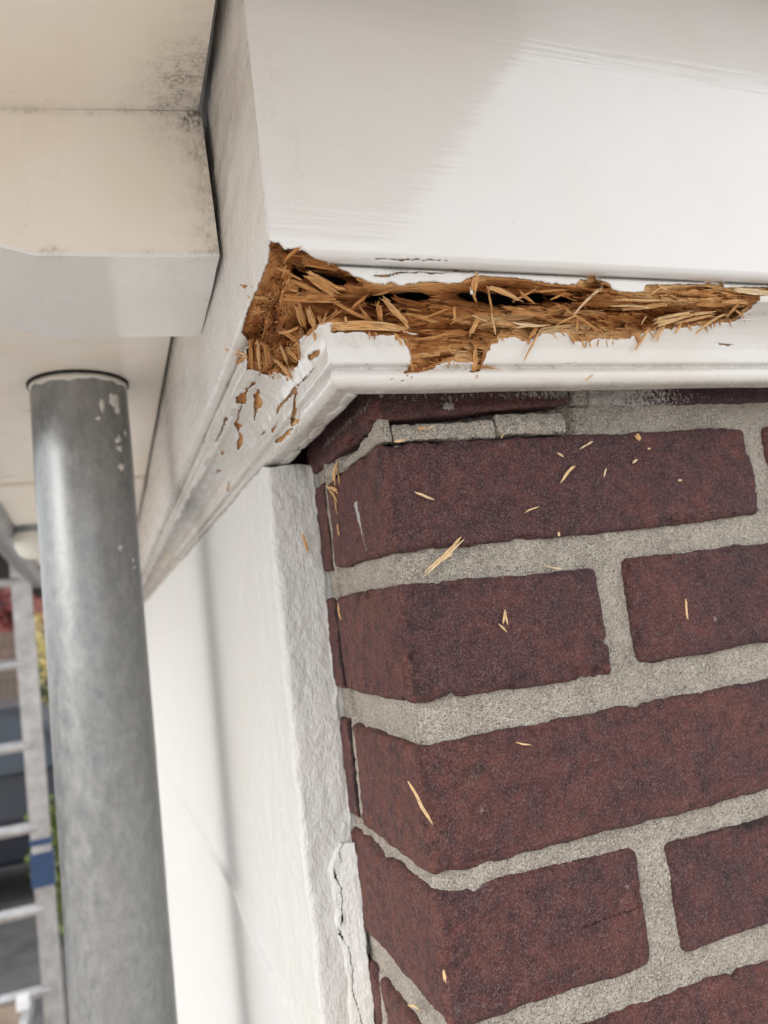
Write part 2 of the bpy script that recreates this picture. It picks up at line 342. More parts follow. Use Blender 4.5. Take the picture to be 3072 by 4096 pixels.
# mortar bed: one rough skin wrapped round the corner, set back from the brick faces
rec = .0040
us = np.concatenate([np.linspace(-.125, -.006, 100), np.linspace(-.005, .005, 9), np.linspace(.006, .30, 235), np.linspace(.32, 1.2, 12)])
zs = np.concatenate([np.linspace(-.95, -.33, 8), np.linspace(-.325, .05, 290)])
U, Z = [a.ravel() for a in np.meshgrid(us, zs, indexing='ij')]
ang = np.clip((U + .005) / .01, 0, 1) * math.pi / 2                      # quarter turn at the corner
rc = .0075
X = np.where(U < -.005, rec, np.where(U > .005, rec + rc + U - .005, rec + rc * (1 - np.cos(ang)))); Y = np.where(U < -.005, rec + rc - .005 - U, np.where(U > .005, rec, rec + rc * (1 - np.sin(ang))))
nx = np.where(U < -.005, -1, np.where(U > .005, 0, -np.cos(ang))); ny = np.where(U < -.005, 0, np.where(U > .005, -1, -np.sin(ang)))
Pm = np.stack([X, Y, Z], 1); h = .0006 * fbm(Pm, 70, 3, 80) + .0004 * fbm(Pm, 300, 2, 81) + .0003 * vn(Pm, 900, 82)
h += .0008 * sst(-Z, .10, .2)                                             # lower joints are fuller
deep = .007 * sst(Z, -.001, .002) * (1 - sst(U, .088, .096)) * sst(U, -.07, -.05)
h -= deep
# open crack that runs down the left face
crk = np.array([(.0915, .002), (.0955, -.0064), (.0965, -.017), (.095, -.049), (.0962, -.062), (.0955, -.088), (.094, -.103), (.0925, -.1115), (.095, -.1195), (.0962, -.133), (.0975, -.1666), (.0975, -.178)])
yc = np.interp(-Z, -crk[:, 1], crk[:, 0]) + .0006 * vn(Pm * [0, 0, 1], 300, 85)
h -= .011 * np.exp(-((Y - yc) / .0013) ** 2) * (U < -.01) * (Z < .003) * (Z > -.18)
yj = Y + .0012 * vn(np.stack([Z, 0 * Z, 0 * Z], 1), 160, 88); slot = sst(yj, .0930, .0942) * (1 - sst(yj, .0982, .0995)) * (U < -.01) * (Z > -.185); h -= .010 * slot
h += .0026 * sst(Y, .087, .089) * (1 - sst(Y, .0922, .0936)) * (U < -.01) * np.where((Z > -.180) & (Z < -.120) | (Z > -.054) | (Z < -.245), 1, 0)
Pm = Pm + np.stack([nx, ny, 0 * nx], 1) * h[:, None]
gm = .8 * slot + np.clip(deep / .007, 0, 1) * .7 + .85 * (U < -.06) * (Z > -.18) * np.exp(-((Y - yc) / .0022) ** 2)  # shade painted into the slot, the recessed joint and the crack
nu, nz = len(us), len(zs); G = np.arange(nu * nz).reshape(nu, nz); Fm = np.stack([G[:-1, :-1], G[1:, :-1], G[1:, 1:], G[:-1, 1:]], -1).reshape(-1, 4)
mesh_obj('mortar', Pm, Fm, M['mortar'], wall, attrs=dict(grime_shade=gm))
def chunk(lo, hi, seed, r=.002, sh=None, gr=0.):
    V, F = rough_box(lo, hi, .0009, r, seed, amp=1.0, chip=1.0)
    if sh: V = sh(V)
    mesh_obj('mortar_lump', V, F, M['mortar'], wall, attrs=dict(grime_shade=np.full(len(V), gr) + .45 * (1 - sst(V[:, 2], lo[2], lo[2] + .002))))
def shA(V):
    V = V.copy(); k = np.clip(V[:, 1] / .05, 0, 1); V[:, 2] = .0004 + (V[:, 2] - .0004) * (1 - .62 * k ** 1.5 + .25 * np.exp(-(V[:, 1] / .012) ** 2)); return V
chunk((.0012, .0014, .0004), (.0066, .054, .0090), 91, .0012, shA)
chunk((.0072, .0008, .0002), (.0560, .010, .0084), 92, .0012, gr=.28)
chunk((.0568, .0002, .0012), (.0925, .010, .0112), 93, .001, gr=.15)
chunk((.099, .0015, .014), (.1078, .010, .03), 94, .0015, gr=.3)
chunk((.0018, .074, .0008), (.010, .0905, .0082), 95, .002, gr=.2)
# backing masonry down to the ground
bk, nt, bb = nmat('distant_brickwork'); T = NT(nt); bt = T.n('TexBrick'); bt.inputs['Scale'].default_value = 4.7; bt.inputs['Color1'].default_value = (.10, .04, .038, 1); bt.inputs['Color2'].default_value = (.15, .05, .04, 1); bt.inputs['Mortar'].default_value = (.34, .32, .28, 1); bt.inputs['Row Height'].default_value = .29; bt.inputs['Brick Width'].default_value = 1.; bt.inputs['Mortar Size'].default_value = .03
vt = T.n('Mapping', i_Rotation=(R(-90), 0, 0)); T.l(T.co(), vt.inputs[0]); T.l(vt.outputs[0], bt.inputs['Vector']); T.l(bt.outputs['Color'], bb.inputs['Base Color']); bb.inputs['Roughness'].default_value = .9
mb = MB().box((.014, .014, GZ), (4.5, .22, -.96)).box((.03, .03, -.97), (4.5, .22, .05)).box((1.19, .004, -.96), (4.5, .03, .05)); mb.build('wall_core', bk, wall)
mb = MB().box((.014, .22, GZ), (.22, 5, .05)); mb.build('wall_core', M['mortar'], wall)

# ------------------------------------------------------------------ rotted cornice: fascia, moulding, exposed wood
def profile():
    c = lambda a: math.cos(R(a)); s = lambda a: math.sin(R(a))
    P = [(50, 206), (50, 62.5)] + [(46 + 4 * c(a), 60 - 4 * s(a)) for a in (20, 45, 70)]
    P += [(45.6, 56.0), (43.0, 56.6), (43.0, 55.6), (44.6, 55.2), (44.9, 54.0), (44.9, 50.0), (44.2, 47.4)]
    P += [(44.5 - 18.7 * c(a), 28.5 + 18.7 * s(a)) for a in (80, 70, 60, 50, 40, 30, 20, 10, 0)]
    P += [(25.4, 25.6), (23.0, 24.6)] + [(21.6 + 4.1 * c(a), 20.3 + 4.1 * s(a)) for a in (65, 45, 25, 5, -15, -35, -55, -75, -90)] + [(15, 16.4)]
    return np.array(P) / 1000
PR = profile(); PT = np.concatenate([[0], np.cumsum(np.linalg.norm(np.diff(PR, axis=0), axis=1))]) - .034
def prof_at(t):
    return np.interp(t, PT, PR[:, 0]), np.interp(t, PT, PR[:, 1])
def prof_n(t):
    e = .0012; d0, z0 = prof_at(np.clip(t - e, PT[0], PT[-1])); d1, z1 = prof_at(np.clip(t + e, PT[0], PT[-1])); td, tz = d1 - d0, z1 - z0; L = np.hypot(td, tz) + 1e-12
    return -tz / L, td / L                                               # outward (d, z)
def inpoly(S, T_, poly):
    p = np.asarray(poly, float) / 1000; ins = np.zeros(len(S), bool); q = np.roll(p, -1, 0)
    for (a, b), (c, d) in zip(p, q):
        if b == d: continue
        cr = ((b > T_) != (d > T_)) & (S < (c - a) * (T_ - b) / (d - b) + a); ins ^= cr
    return ins
def pdist(S, T_, poly):
    p = np.asarray(poly, float) / 1000; q = np.roll(p, -1, 0); best = np.full(len(S), 9.); bx = np.zeros((len(S), 2)); X = np.stack([S, T_], 1)
    for a, b in zip(p, q):
        ab = b - a; k = np.clip(((X - a) @ ab) / max(ab @ ab, 1e-12), 0, 1); c = a + k[:, None] * ab; d = np.hypot(*(X - c).T); m = d < best; best[m] = d[m]; bx[m] = c[m]
    return best, bx
def sweep_in(side, S, T_, dep):
    d, z = prof_at(T_); dd = d - .90 * dep; zz = z + .38 * dep; al = S - dd
    return np.stack([al, -dd, zz], 1) if side == 'R' else np.stack([-dd, al, zz], 1)
def sweep(side, S, T_, out=0.):
    """(distance from the mitre, arc length down the profile) -> point; out = offset along the outward normal"""
    d, z = prof_at(T_); nd, nz = prof_n(T_); dd = d + nd * out; zz = z + nz * out; al = S - dd
    return np.stack([al, -dd, zz], 1) if side == 'R' else np.stack([-dd, al, zz], 1)
def skin(name, side, sv, tv, holes, mat, parent, wob=1., grime_shade=None, thick=.0007):
    S, T_ = [a.ravel() for a in np.meshgrid(sv, tv, indexing='ij')]; ns, nt_ = len(sv), len(tv); G = np.arange(ns * nt_).reshape(ns, nt_)
    F = np.stack([G[:-1, :-1], G[1:, :-1], G[1:, 1:], G[:-1, 1:]], -1).reshape(-1, 4)
    if side == 'R': F = F[:, ::-1]
    J = np.stack([S, T_, 0 * S], 1); js, jt = .00055 * vn(J, 420, 5) + .0003 * vn(J, 1100, 6), .0005 * vn(J, 420, 7) + .0003 * vn(J, 1100, 8)
    kill = np.zeros(len(F), bool); Sc, Tc = (S + js)[F].mean(1), (T_ + jt)[F].mean(1)
    for H in holes:
        h = np.asarray(H) / 1000; b = (Sc > h[:, 0].min() - .002) & (Sc < h[:, 0].max() + .002) & (Tc > h[:, 1].min() - .002) & (Tc < h[:, 1].max() + .002)
        if b.any(): kill[np.where(b)[0]] |= inpoly(Sc[b], Tc[b], H)
    F = F[~kill]
    if kill.any():                                                        # pull torn edges onto the outline
        used = np.zeros(len(S), int); np.add.at(used, F.ravel(), 1); bd = np.where((used > 0) & (used < 4))[0]
        for H in holes:
            d, c = pdist(S[bd] + js[bd], T_[bd] + jt[bd], H); m = d < .0007; k = bd[m]; S[k] = c[m, 0] - js[k]; T_[k] = c[m, 1] - jt[k]
    P0 = sweep(side, S, T_); w = wob * (.00035 * vn(P0, (60, 60, 120) if side == 'R' else (60, 40, 120), 31) + .00012 * vn(P0, 260, 32))
    V = sweep(side, S, T_, w); us_ = np.unique(F); mp = -np.ones(len(V), np.int64); mp[us_] = np.arange(len(us_))
    o = mesh_obj(name, V[us_], mp[F], mat, parent, attrs=dict(grime_shade=(grime_shade(V[us_]) if grime_shade else np.zeros(len(us_)))))
    md = o.modifiers.new('thickness', 'SOLIDIFY'); md.thickness = thick; md.offset = -1
    return o

# outlines in mm: (distance from the mitre, arc length down the profile); shards: x0 y0 z0 x1 y1 z1 width tint
HOLE_R= [(-2,110.4),(3.5,111.3),(4.7,113.6),(7.7,113.2),(11.3,113.9),(12.9,115.6),(14.4,116.4),(17.0,118.2),(17.7,121.2),(21.7,124.7),(24.3,125.7),(26.5,127.4),(28.6,127.9),(32.6,129.5),(36.9,130.1),(41.2,129.2),(43.1,130.1),(47.5,129.6),(52.0,128.8),(60.3,128.5),(68.7,128.5),(71.1,127.0),(73.6,126.3),(77.3,125.0),(84.0,125.0),(90.4,124.8),(97.7,125.3),(103.8,126.4),(107.4,126.9),(114.5,127.6),(121.9,126.7),(124.1,124.1),(128.3,121.3),(130.9,121.0),(135.0,124.9),(137.8,126.6),(139.4,128.5),(141.4,129.5),(147.3,129.7),(154.3,129.2),(155.3,126.1),(162.0,125.4),(166.8,125.5),(177.2,124.6),(189.7,121.9),(198.6,121.6),(199.1,125.3),(201.9,125.9),(203.9,125.4),(212.1,125.0),(220.2,124.7),(226.7,121.9),(225.7,126.7),(218.8,129.4),(218.3,130.8),(214.5,135.4),(210.8,138.4),(207.5,140.5),(205.7,142.9),(201.9,144.8),(193.0,145.3),(185.4,146.2),(180.2,147.0),(172.5,148.1),(165.6,148.6),(157.8,149.1),(151.5,149.7),(147.8,151.3),(142.0,152.4),(141.4,153.3),(135.3,153.7),(128.6,153.8),(124.5,153.3),(119.5,154.5),(114.8,154.8),(110.2,154.7),(109.8,153.0),(110.2,150.9),(102.2,151.4),(95.6,151.3),(91.7,153.6),(88.3,155.0),(85.0,154.3),(82.8,153.0),(78.1,153.3),(75.0,153.5),(73.2,155.1),(70.8,156.3),(68.0,159.7),(66.1,162.6),(63.2,168.1),(62.4,170.0),(59.1,170.2),(61.3,163.7),(57.2,163.7),(52.9,163.3),(51.9,162.4),(47.4,164.1),(42.1,166.3),(38.8,168.9),(35.2,170.2),(29.4,170.6),(30.3,166.7),(32.3,164.7),(33.4,161.1),(33.0,158.3),(32.4,155.8),(32.3,154.3),(29.7,153.5),(26.9,152.9),(21.2,153.2),(18.0,152.8),(16.2,151.9),(8.0,152.2),(3.1,152.0),(6,148.5),(-2,150)]
HOLE_L= [(-2,150),(13.6,148.6),(24.5,145.6),(27.0,146.5),(30.4,148.8),(34.2,150.5),(40.9,151.6),(46.9,150.4),(49.5,149.2),(53.9,151.0),(60.4,149.2),(64.6,146.4),(68.0,144.2),(77.4,142.8),(82.9,139.6),(82.5,137.9),(89.2,132.1),(82.8,130.0),(82.2,124.2),(73.2,118.2),(72.5,115.7),(59.5,114.7),(46.8,114.6),(38.5,114.1),(28.7,114.2),(19.2,114.2),(13.3,114.6),(7.1,113.6),(4.0,112.4),(4,110.8),(-2,110.4)]
FLAKES_L= [[(121.7,118.2),(123.4,119.2),(135.1,120.1),(140.0,124.3),(150.6,119.6),(148.3,118.8),(135.6,118.5),(126.1,118.0)],[(213.0,118.6),(215.4,119.5),(234.7,119.8),(250.4,127.5),(260.0,125.9),(245.8,118.4),(224.4,118.5)],[(167.7,133.1),(167.3,135.1),(171.4,135.3),(179.1,134.9),(194.3,135.8),(224.7,135.4),(223.8,134.7),(198.3,134.9),(180.5,133.9),(172.2,133.4)],[(95.2,138.8),(97.0,139.9),(101.7,139.3),(107.8,138.0),(115.5,137.6),(122.5,139.4),(128.7,140.2),(135.2,138.2),(138.4,135.6),(130.6,134.0),(122.5,135.1),(115.0,136.8),(111.3,136.0),(107.0,137.5),(100.7,137.8)],[(135.3,138.4),(134.5,139.2),(147.5,139.7),(160.1,140.8),(165.0,141.5),(160.0,144.1),(163.6,144.5),(171.0,143.9),(176.7,144.9),(173.1,147.4),(180.1,149.7),(192.6,150.7),(203.2,150.3),(204.6,149.1),(193.9,146.7),(183.5,145.9),(174.8,143.1),(173.0,140.2),(170.0,139.5),(163.0,140.0),(154.8,139.3),(144.3,138.4)],[(101.6,141.6),(99.5,142.7),(102.7,143.8),(106.3,143.8),(106.7,146.4),(113.2,147.7),(124.2,147.3),(131.9,148.1),(137.6,149.0),(138.2,148.4),(131.5,146.9),(122.7,143.9),(115.3,142.4),(112.4,141.1),(108.8,141.5),(105.4,142.1)],[(15.7,159.2),(16.4,159.6),(33.5,158.5),(49.1,157.3),(52.0,156.4),(41.9,157.2),(27.7,158.2)],[(52.3,156.5),(50.1,158.4),(52.2,158.4),(57.8,157.5),(66.0,157.9),(76.3,156.9),(85.9,156.7),(93.7,157.6),(96.9,156.8),(95.4,155.3),(88.4,155.0),(74.8,155.8),(65.0,156.3),(58.3,155.4)],[(95.5,159.8),(94.2,160.4),(101.1,161.5),(106.1,162.4),(110.6,162.7),(114.1,161.2),(113.7,159.6),(105.6,160.6),(99.9,160.2)],[(53.9,157.9),(50.5,159.7),(53.0,160.3),(56.2,160.8),(57.7,163.2),(59.8,165.0),(66.2,166.0),(61.6,170.9),(54.8,173.3),(54.3,174.1),(62.7,173.5),(68.9,172.6),(72.8,170.8),(75.8,165.9),(68.4,165.0),(63.4,161.6),(59.4,159.4),(57.0,157.7)],[(24.9,152.7),(19.8,153.4),(14.1,154.1),(9.3,155.5),(9.1,156.5),(13.1,156.7),(19.5,155.6),(25.6,153.8)],[(114.9,166.1),(91.9,171.4),(77.6,171.9),(69.5,173.0),(69.2,174.1),(78.6,174.2),(95.0,173.8),(105.7,172.3)],[(234.5,141.2),(231.4,142.7),(237.0,143.9),(244.2,143.3),(243.4,141.9)],[(130.4,156.5),(125.1,158.1),(127.5,158.3),(137.6,157.0),(140.7,156.5),(133.6,156.5)],[(280.3,145.6),(273.1,148.1),(279.2,148.2),(288.1,146.5),(298.9,146.7),(292.5,145.4)],[(274.7,156.8),(263.0,159.8),(270.2,163.0),(283.7,162.9),(285.0,161.1),(275.4,159.8)],[(53.3,170.4),(50.0,171.6),(52.2,171.8),(56.1,173.4),(64.4,175.2),(73.0,177.2),(73.0,176.7),(62.3,174.4),(55.7,172.3)]]
SLITS_R= [[(31.9,115.7),(39.3,115.4),(47.1,115.4),(57.3,114.8),(67.0,114.9),(67.0,115.0),(57.0,115.4),(46.7,116.0),(38.9,116.0),(31.8,115.8)],[(31.9,126.5),(36.3,126.3),(40.3,125.9),(43.3,124.7),(48.4,124.2),(59.6,124.1),(66.3,121.5),(73.3,121.4),(73.2,121.5),(66.9,124.6),(59.6,125.2),(48.4,125.2),(43.3,125.7),(40.2,126.8),(36.2,127.2),(31.9,126.6)],[(55.8,163.9),(56.0,166.0),(58.8,169.7),(58.8,169.9),(55.8,166.8),(55.7,164.1)],[(101.4,164.6),(105.7,163.9),(110.6,163.6),(110.6,163.7),(105.5,164.5),(101.4,164.7)],[(20.4,173.2),(25.6,173.1),(29.7,173.5),(33.1,173.6),(33.0,173.6),(29.6,173.8),(25.5,173.5),(20.4,173.3)],[(188.1,154.3),(191.4,154.3),(195.7,155.0),(199.5,155.2),(199.4,155.3),(195.5,155.8),(191.2,155.1),(188.1,154.4)],[(14.8,163.3),(14.9,164.9),(14.3,167.0),(14.3,167.1),(14.5,165.4),(14.8,163.3)]]
SHARDS= [(-34.8,-43.2,51.7,-24.4,-40.2,47.3,4.1,0.55),(-41.2,-31.8,48.6,-24.4,-35.4,47.2,3.3,0.5),(-41.1,-40.3,51.1,-28.7,-36.3,48.1,1.8,0.45),(-30.4,-17.5,40.1,-21.5,-29.0,44.4,1.9,0.5),(-27.2,-28.0,39.0,6.2,-28.0,38.9,3.3,0.66),(-23.3,-33.0,46.9,-7.5,-27.8,41.8,1.3,0.5),(-43.9,-46.3,56.1,-40.3,-51.5,57.8,1.2,0.6),(-35.8,-44.4,56.5,-24.5,-44.0,54.5,2.9,0.35),(-46.1,-38.7,57.0,-37.9,-42.1,50.7,0.7,0.5),(-50.4,3.9,68.8,-49.6,-13.8,60.3,1.4,0.45),(-50.0,-8.4,58.7,-44.2,-14.3,55.9,1.0,0.45),(-50.4,53.3,59.9,-44.7,44.7,53.3,0.9,0.75),(-48.0,43.3,55.8,-44.7,35.3,51.2,0.8,0.7),(-44.5,60.5,55.7,-44.6,34.9,49.8,1.4,0.6),(-44.5,26.2,53.6,-41.2,44.6,47.2,1.7,0.5),(-44.6,18.1,51.1,-39.6,43.0,46.7,1.8,0.3),(-44.0,13.2,48.4,-38.0,43.1,46.2,1.5,0.62),(-42.6,12.9,47.7,-36.6,40.5,45.6,1.4,0.55),(-41.0,13.6,47.4,-35.8,35.9,45.2,1.5,0.5),(-39.4,14.5,47.2,-35.0,32.8,45.0,1.4,0.4),(-34.0,24.9,44.8,-28.2,24.4,36.8,1.8,0.7),(-35.9,-3.2,46.4,-31.4,-4.4,42.3,1.8,0.62),(-32.2,10.4,44.1,-28.7,8.8,39.1,1.7,0.66),(-37.3,-0.4,47.5,-33.1,-12.7,44.8,1.0,0.6),(-34.2,12.6,46.0,-30.2,20.8,41.1,1.3,0.7),(-3.9,-35.2,47.0,6.6,-29.8,40.0,2.5,0.58),(-5.8,-32.9,46.0,-3.6,-27.9,41.9,2.1,0.55),(11.7,-25.2,35.6,23.7,-27.9,36.9,1.4,0.62),(35.1,-27.1,37.4,36.6,-31.2,41.6,1.8,0.66),(36.3,-42.5,51.3,42.2,-33.7,43.7,0.6,0.6),(41.9,-34.1,44.0,46.4,-27.0,37.2,0.7,0.6),(30.5,-45.3,53.1,29.7,-44.3,47.9,2.5,0.72),(29.8,-40.7,51.1,35.3,-34.9,47.5,0.8,0.5),(36.9,-43.9,49.7,51.1,-40.5,46.7,2.0,0.66),(80.1,-35.4,43.2,85.8,-47.1,49.4,1.0,1.0),(72.5,-37.5,45.8,96.4,-30.1,37.7,1.3,0.52),(74.8,-30.5,40.9,81.9,-33.4,43.5,0.9,0.56),(57.7,-28.9,26.5,67.3,-29.3,39.3,0.9,0.72),(64.7,-29.4,39.4,61.8,-28.2,35.5,1.7,0.6),(52.8,-31.2,41.0,68.6,-30.4,40.1,0.7,0.92),(52.8,-29.9,39.4,71.2,-30.6,40.4,0.7,0.9),(84.1,-31.8,42.2,85.0,-28.8,38.5,0.9,0.56),(116.1,-32.5,40.8,118.4,-34.1,44.0,0.5,0.9),(115.1,-28.3,31.2,122.2,-29.5,39.6,1.2,0.7),(111.0,-45.8,47.6,119.4,-45.6,52.6,0.5,0.8),(116.4,-45.6,53.5,123.0,-44.2,51.4,0.6,0.8),(159.5,-45.9,51.9,178.4,-46.1,51.0,2.7,0.98),(147.8,-31.8,37.8,162.1,-36.2,45.2,1.2,0.78),(124.7,-32.2,42.0,143.7,-35.2,44.7,1.6,0.82),(124.9,-32.9,43.1,140.8,-36.1,45.1,1.3,0.85),(127.5,-31.2,41.0,139.7,-33.8,43.7,1.3,0.8),(138.0,-32.2,42.0,154.5,-34.9,44.5,1.6,0.78),(141.6,-35.0,44.2,153.3,-36.4,45.3,1.3,0.8),(126.5,-29.4,34.8,130.7,-31.0,41.4,0.9,0.85),(125.2,-29.1,36.0,128.8,-30.4,40.8,0.9,0.8),(135.6,-30.5,37.2,139.3,-32.0,42.3,0.8,0.75),(162.6,-35.5,44.2,163.0,-42.4,47.1,1.4,0.62),(165.3,-38.4,45.6,171.9,-35.2,44.7,0.9,0.62),(105.9,-36.0,45.7,125.1,-39.6,47.0,1.7,0.72),(98.5,-41.1,47.6,123.8,-42.0,47.7,1.0,0.8),(98.6,-37.3,46.4,118.3,-37.1,46.2,0.9,0.85),(129.6,-44.8,49.6,138.1,-45.6,51.3,0.8,0.66),(51.7,-37.0,48.0,58.2,-42.3,50.1,0.9,0.5),(51.3,-42.1,49.4,61.5,-35.9,47.2,0.8,0.5),(59.2,-40.6,50.1,73.4,-42.5,50.5,0.8,0.45),(67.7,-37.7,48.2,73.4,-42.2,49.6,0.7,0.5),(-16.3,-30.5,45.4,-12.6,-37.2,47.1,1.1,0.5),(-12.8,-31.1,45.8,-5.9,-26.9,40.6,1.2,0.5),(-18.8,-29.8,42.7,-17.4,-27.9,38.8,0.8,0.66),(-26.3,-28.6,42.7,-27.8,-25.9,38.7,0.9,0.6),(-32.3,-28.4,45.0,-28.8,-22.8,40.1,2.5,0.6),(-35.7,-25.8,48.0,-31.5,-16.6,44.3,2.9,0.5),(-7.8,-35.4,49.0,-3.2,-39.6,49.3,0.9,0.4),(15.1,-28.3,43.5,23.4,-32.4,45.6,0.6,0.6),(25.7,-33.6,46.2,27.9,-29.1,41.8,0.8,0.6),(41.6,-25.2,31.3,39.1,-24.2,23.1,1.4,0.35),(37.0,-25.2,31.3,35.4,-24.7,22.5,2.0,0.55),(8.2,-25.1,31.2,8.7,-24.1,23.3,1.0,0.62),(48.1,-34.5,45.8,57.9,-33.6,45.4,1.4,0.55),(53.4,-32.9,44.5,68.1,-32.1,43.9,1.7,0.5),(46.5,-29.8,41.3,54.9,-29.2,40.7,1.4,0.62)]
LOOSE= [(11.9,-1.2,-57.1,31.3,-1.2,-44.1,1.47),(12.6,-1.2,-21.9,21.2,-1.2,-25.8,0.74),(84.4,-1.2,-22.1,92.4,-1.2,-14.6,0.91),(63.6,-1.2,-34.4,71.4,-1.2,-32.3,0.55),(45.6,-1.2,-81.1,47.5,-1.2,-75.1,0.64),(47.5,-1.2,-75.1,47.7,-1.2,-81.8,0.53),(43.4,-1.2,-80.6,47.1,-1.2,-84.6,0.53),(-1.2,57.3,4.5,-1.2,69.1,-3.2,1.12),(-1.2,83.2,-3.3,-1.2,62.6,-8.6,1.01),(-1.2,68.9,-24.4,-1.2,68.4,-30.9,0.75),(-10.3,105.0,-24.1,-8.4,105.0,-34.6,1.08),(-1.2,83.3,-63.5,-1.2,81.8,-72.3,0.76),(-5.9,-3.0,-136.0,2.0,-3.0,-154.0,0.88),(-0.0,-1.2,-207.7,0.1,-1.2,-212.2,0.67),(-1.2,45.4,-240.5,-1.2,28.7,-234.8,0.75),(44.0,-1.2,-130.1,51.1,-1.2,-132.4,0.52),(143.2,-1.2,-81.1,142.5,-1.2,-90.8,0.82),(130.0,-1.2,-1.4,132.0,-1.2,-3.9,2.14),(97.2,-1.2,-7.1,104.8,-1.2,-3.9,0.69),(84.9,-1.2,-8.4,87.9,-1.2,-10.4,0.68),(110.1,-1.2,-16.7,108.1,-1.2,-20.7,0.58),(79.6,-1.2,-44.2,79.4,-1.2,-46.3,0.78),(17.8,-1.2,5.2,21.5,-1.2,5.1,0.85),(22.4,-1.2,4.7,26.8,-1.2,6.7,0.43),(69.5,-1.2,-58.4,78.8,-1.2,-60.8,0.44),(125.3,-1.2,-15.1,128.3,-1.2,-13.5,0.71),(150.2,-1.2,-24.8,152.3,-1.2,-24.9,0.72),(135.2,-1.2,-8.7,137.0,-1.2,-8.4,0.6),(88.0,-25.3,17.7,91.9,-26.2,20.1,0.43),(57.1,-1.2,-0.7,58.9,-1.2,1.7,0.44),(6.3,-1.2,-0.0,11.7,-1.2,0.5,0.84)]

cor = thing('cornice', 'white painted timber cornice with its rotted corner broken open above the brick wall', 'cornice', (0, 0, .016))
cor.location = (0, 0, 0)
def tline(*seg):
    return np.unique(np.concatenate([np.linspace(a, b, max(2, int(round((b - a) / st)) + 1)) for a, b, st in seg]).round(6))
TB = .1213                                                                # where the fascia ends and the moulding begins
s_r = tline((0, .236, .0007), (.24, .5, .01), (.5, 4.5, .2)); s_l = tline((0, .30, .0007), (.305, .6, .005), (.6, 4.5, .1))
t_f = tline((-.034, .098, .004), (.098, TB, .0006)); t_m = tline((TB, .1732, .0006), (.1732, PT[-1], .0012))
big = lambda L: [h for h in L if len(h) > 2]
skin('fascia_board', 'R', s_r, t_f, [HOLE_R] + big(SLITS_R), M['fascia'], cor, .12, grime_shade=lambda V: .10 * blob(V, (-.045, -.05, .12), (.012, .02, .05)) + .12 * blob(V, (-.036, -.05, .095), (.004, .02, .012)))
skin('fascia_board', 'L', s_l, t_f, [HOLE_L], M['fascia_l'], cor, 1.6, grime_shade=lambda V: .30 * (V[:, 1] < .05) * (V[:, 2] > .12) + .45 * blob(V, (-.05, .045, .14), (.01, .006, .05)))
skin('moulding', 'R', s_r, t_m, [HOLE_R] + big(SLITS_R), M['mould'], cor, .6, grime_shade=lambda V: .50 * np.exp(-((V[:, 2] - .0240) / .0014) ** 2) + .32 * np.exp(-((V[:, 2] - .0165) / .0015) ** 2) + .30 * blob(V, (-.01, -.03, .034), (.02, .02, .006)) + .5 * np.exp(-((V[:, 2] - .0553) / .0007) ** 2) + .3 * blob(V, (.0, -.045, .055), (.05, .02, .004)))
skin('moulding', 'L', s_l, t_m, [HOLE_L] + FLAKES_L, M['mould'], cor, 1.2, grime_shade=lambda V: .48 * np.exp(-((V[:, 2] - .0240) / .0012) ** 2) + .45 * np.exp(-((V[:, 2] - .0165) / .0012) ** 2) * (V[:, 0] > -.022))
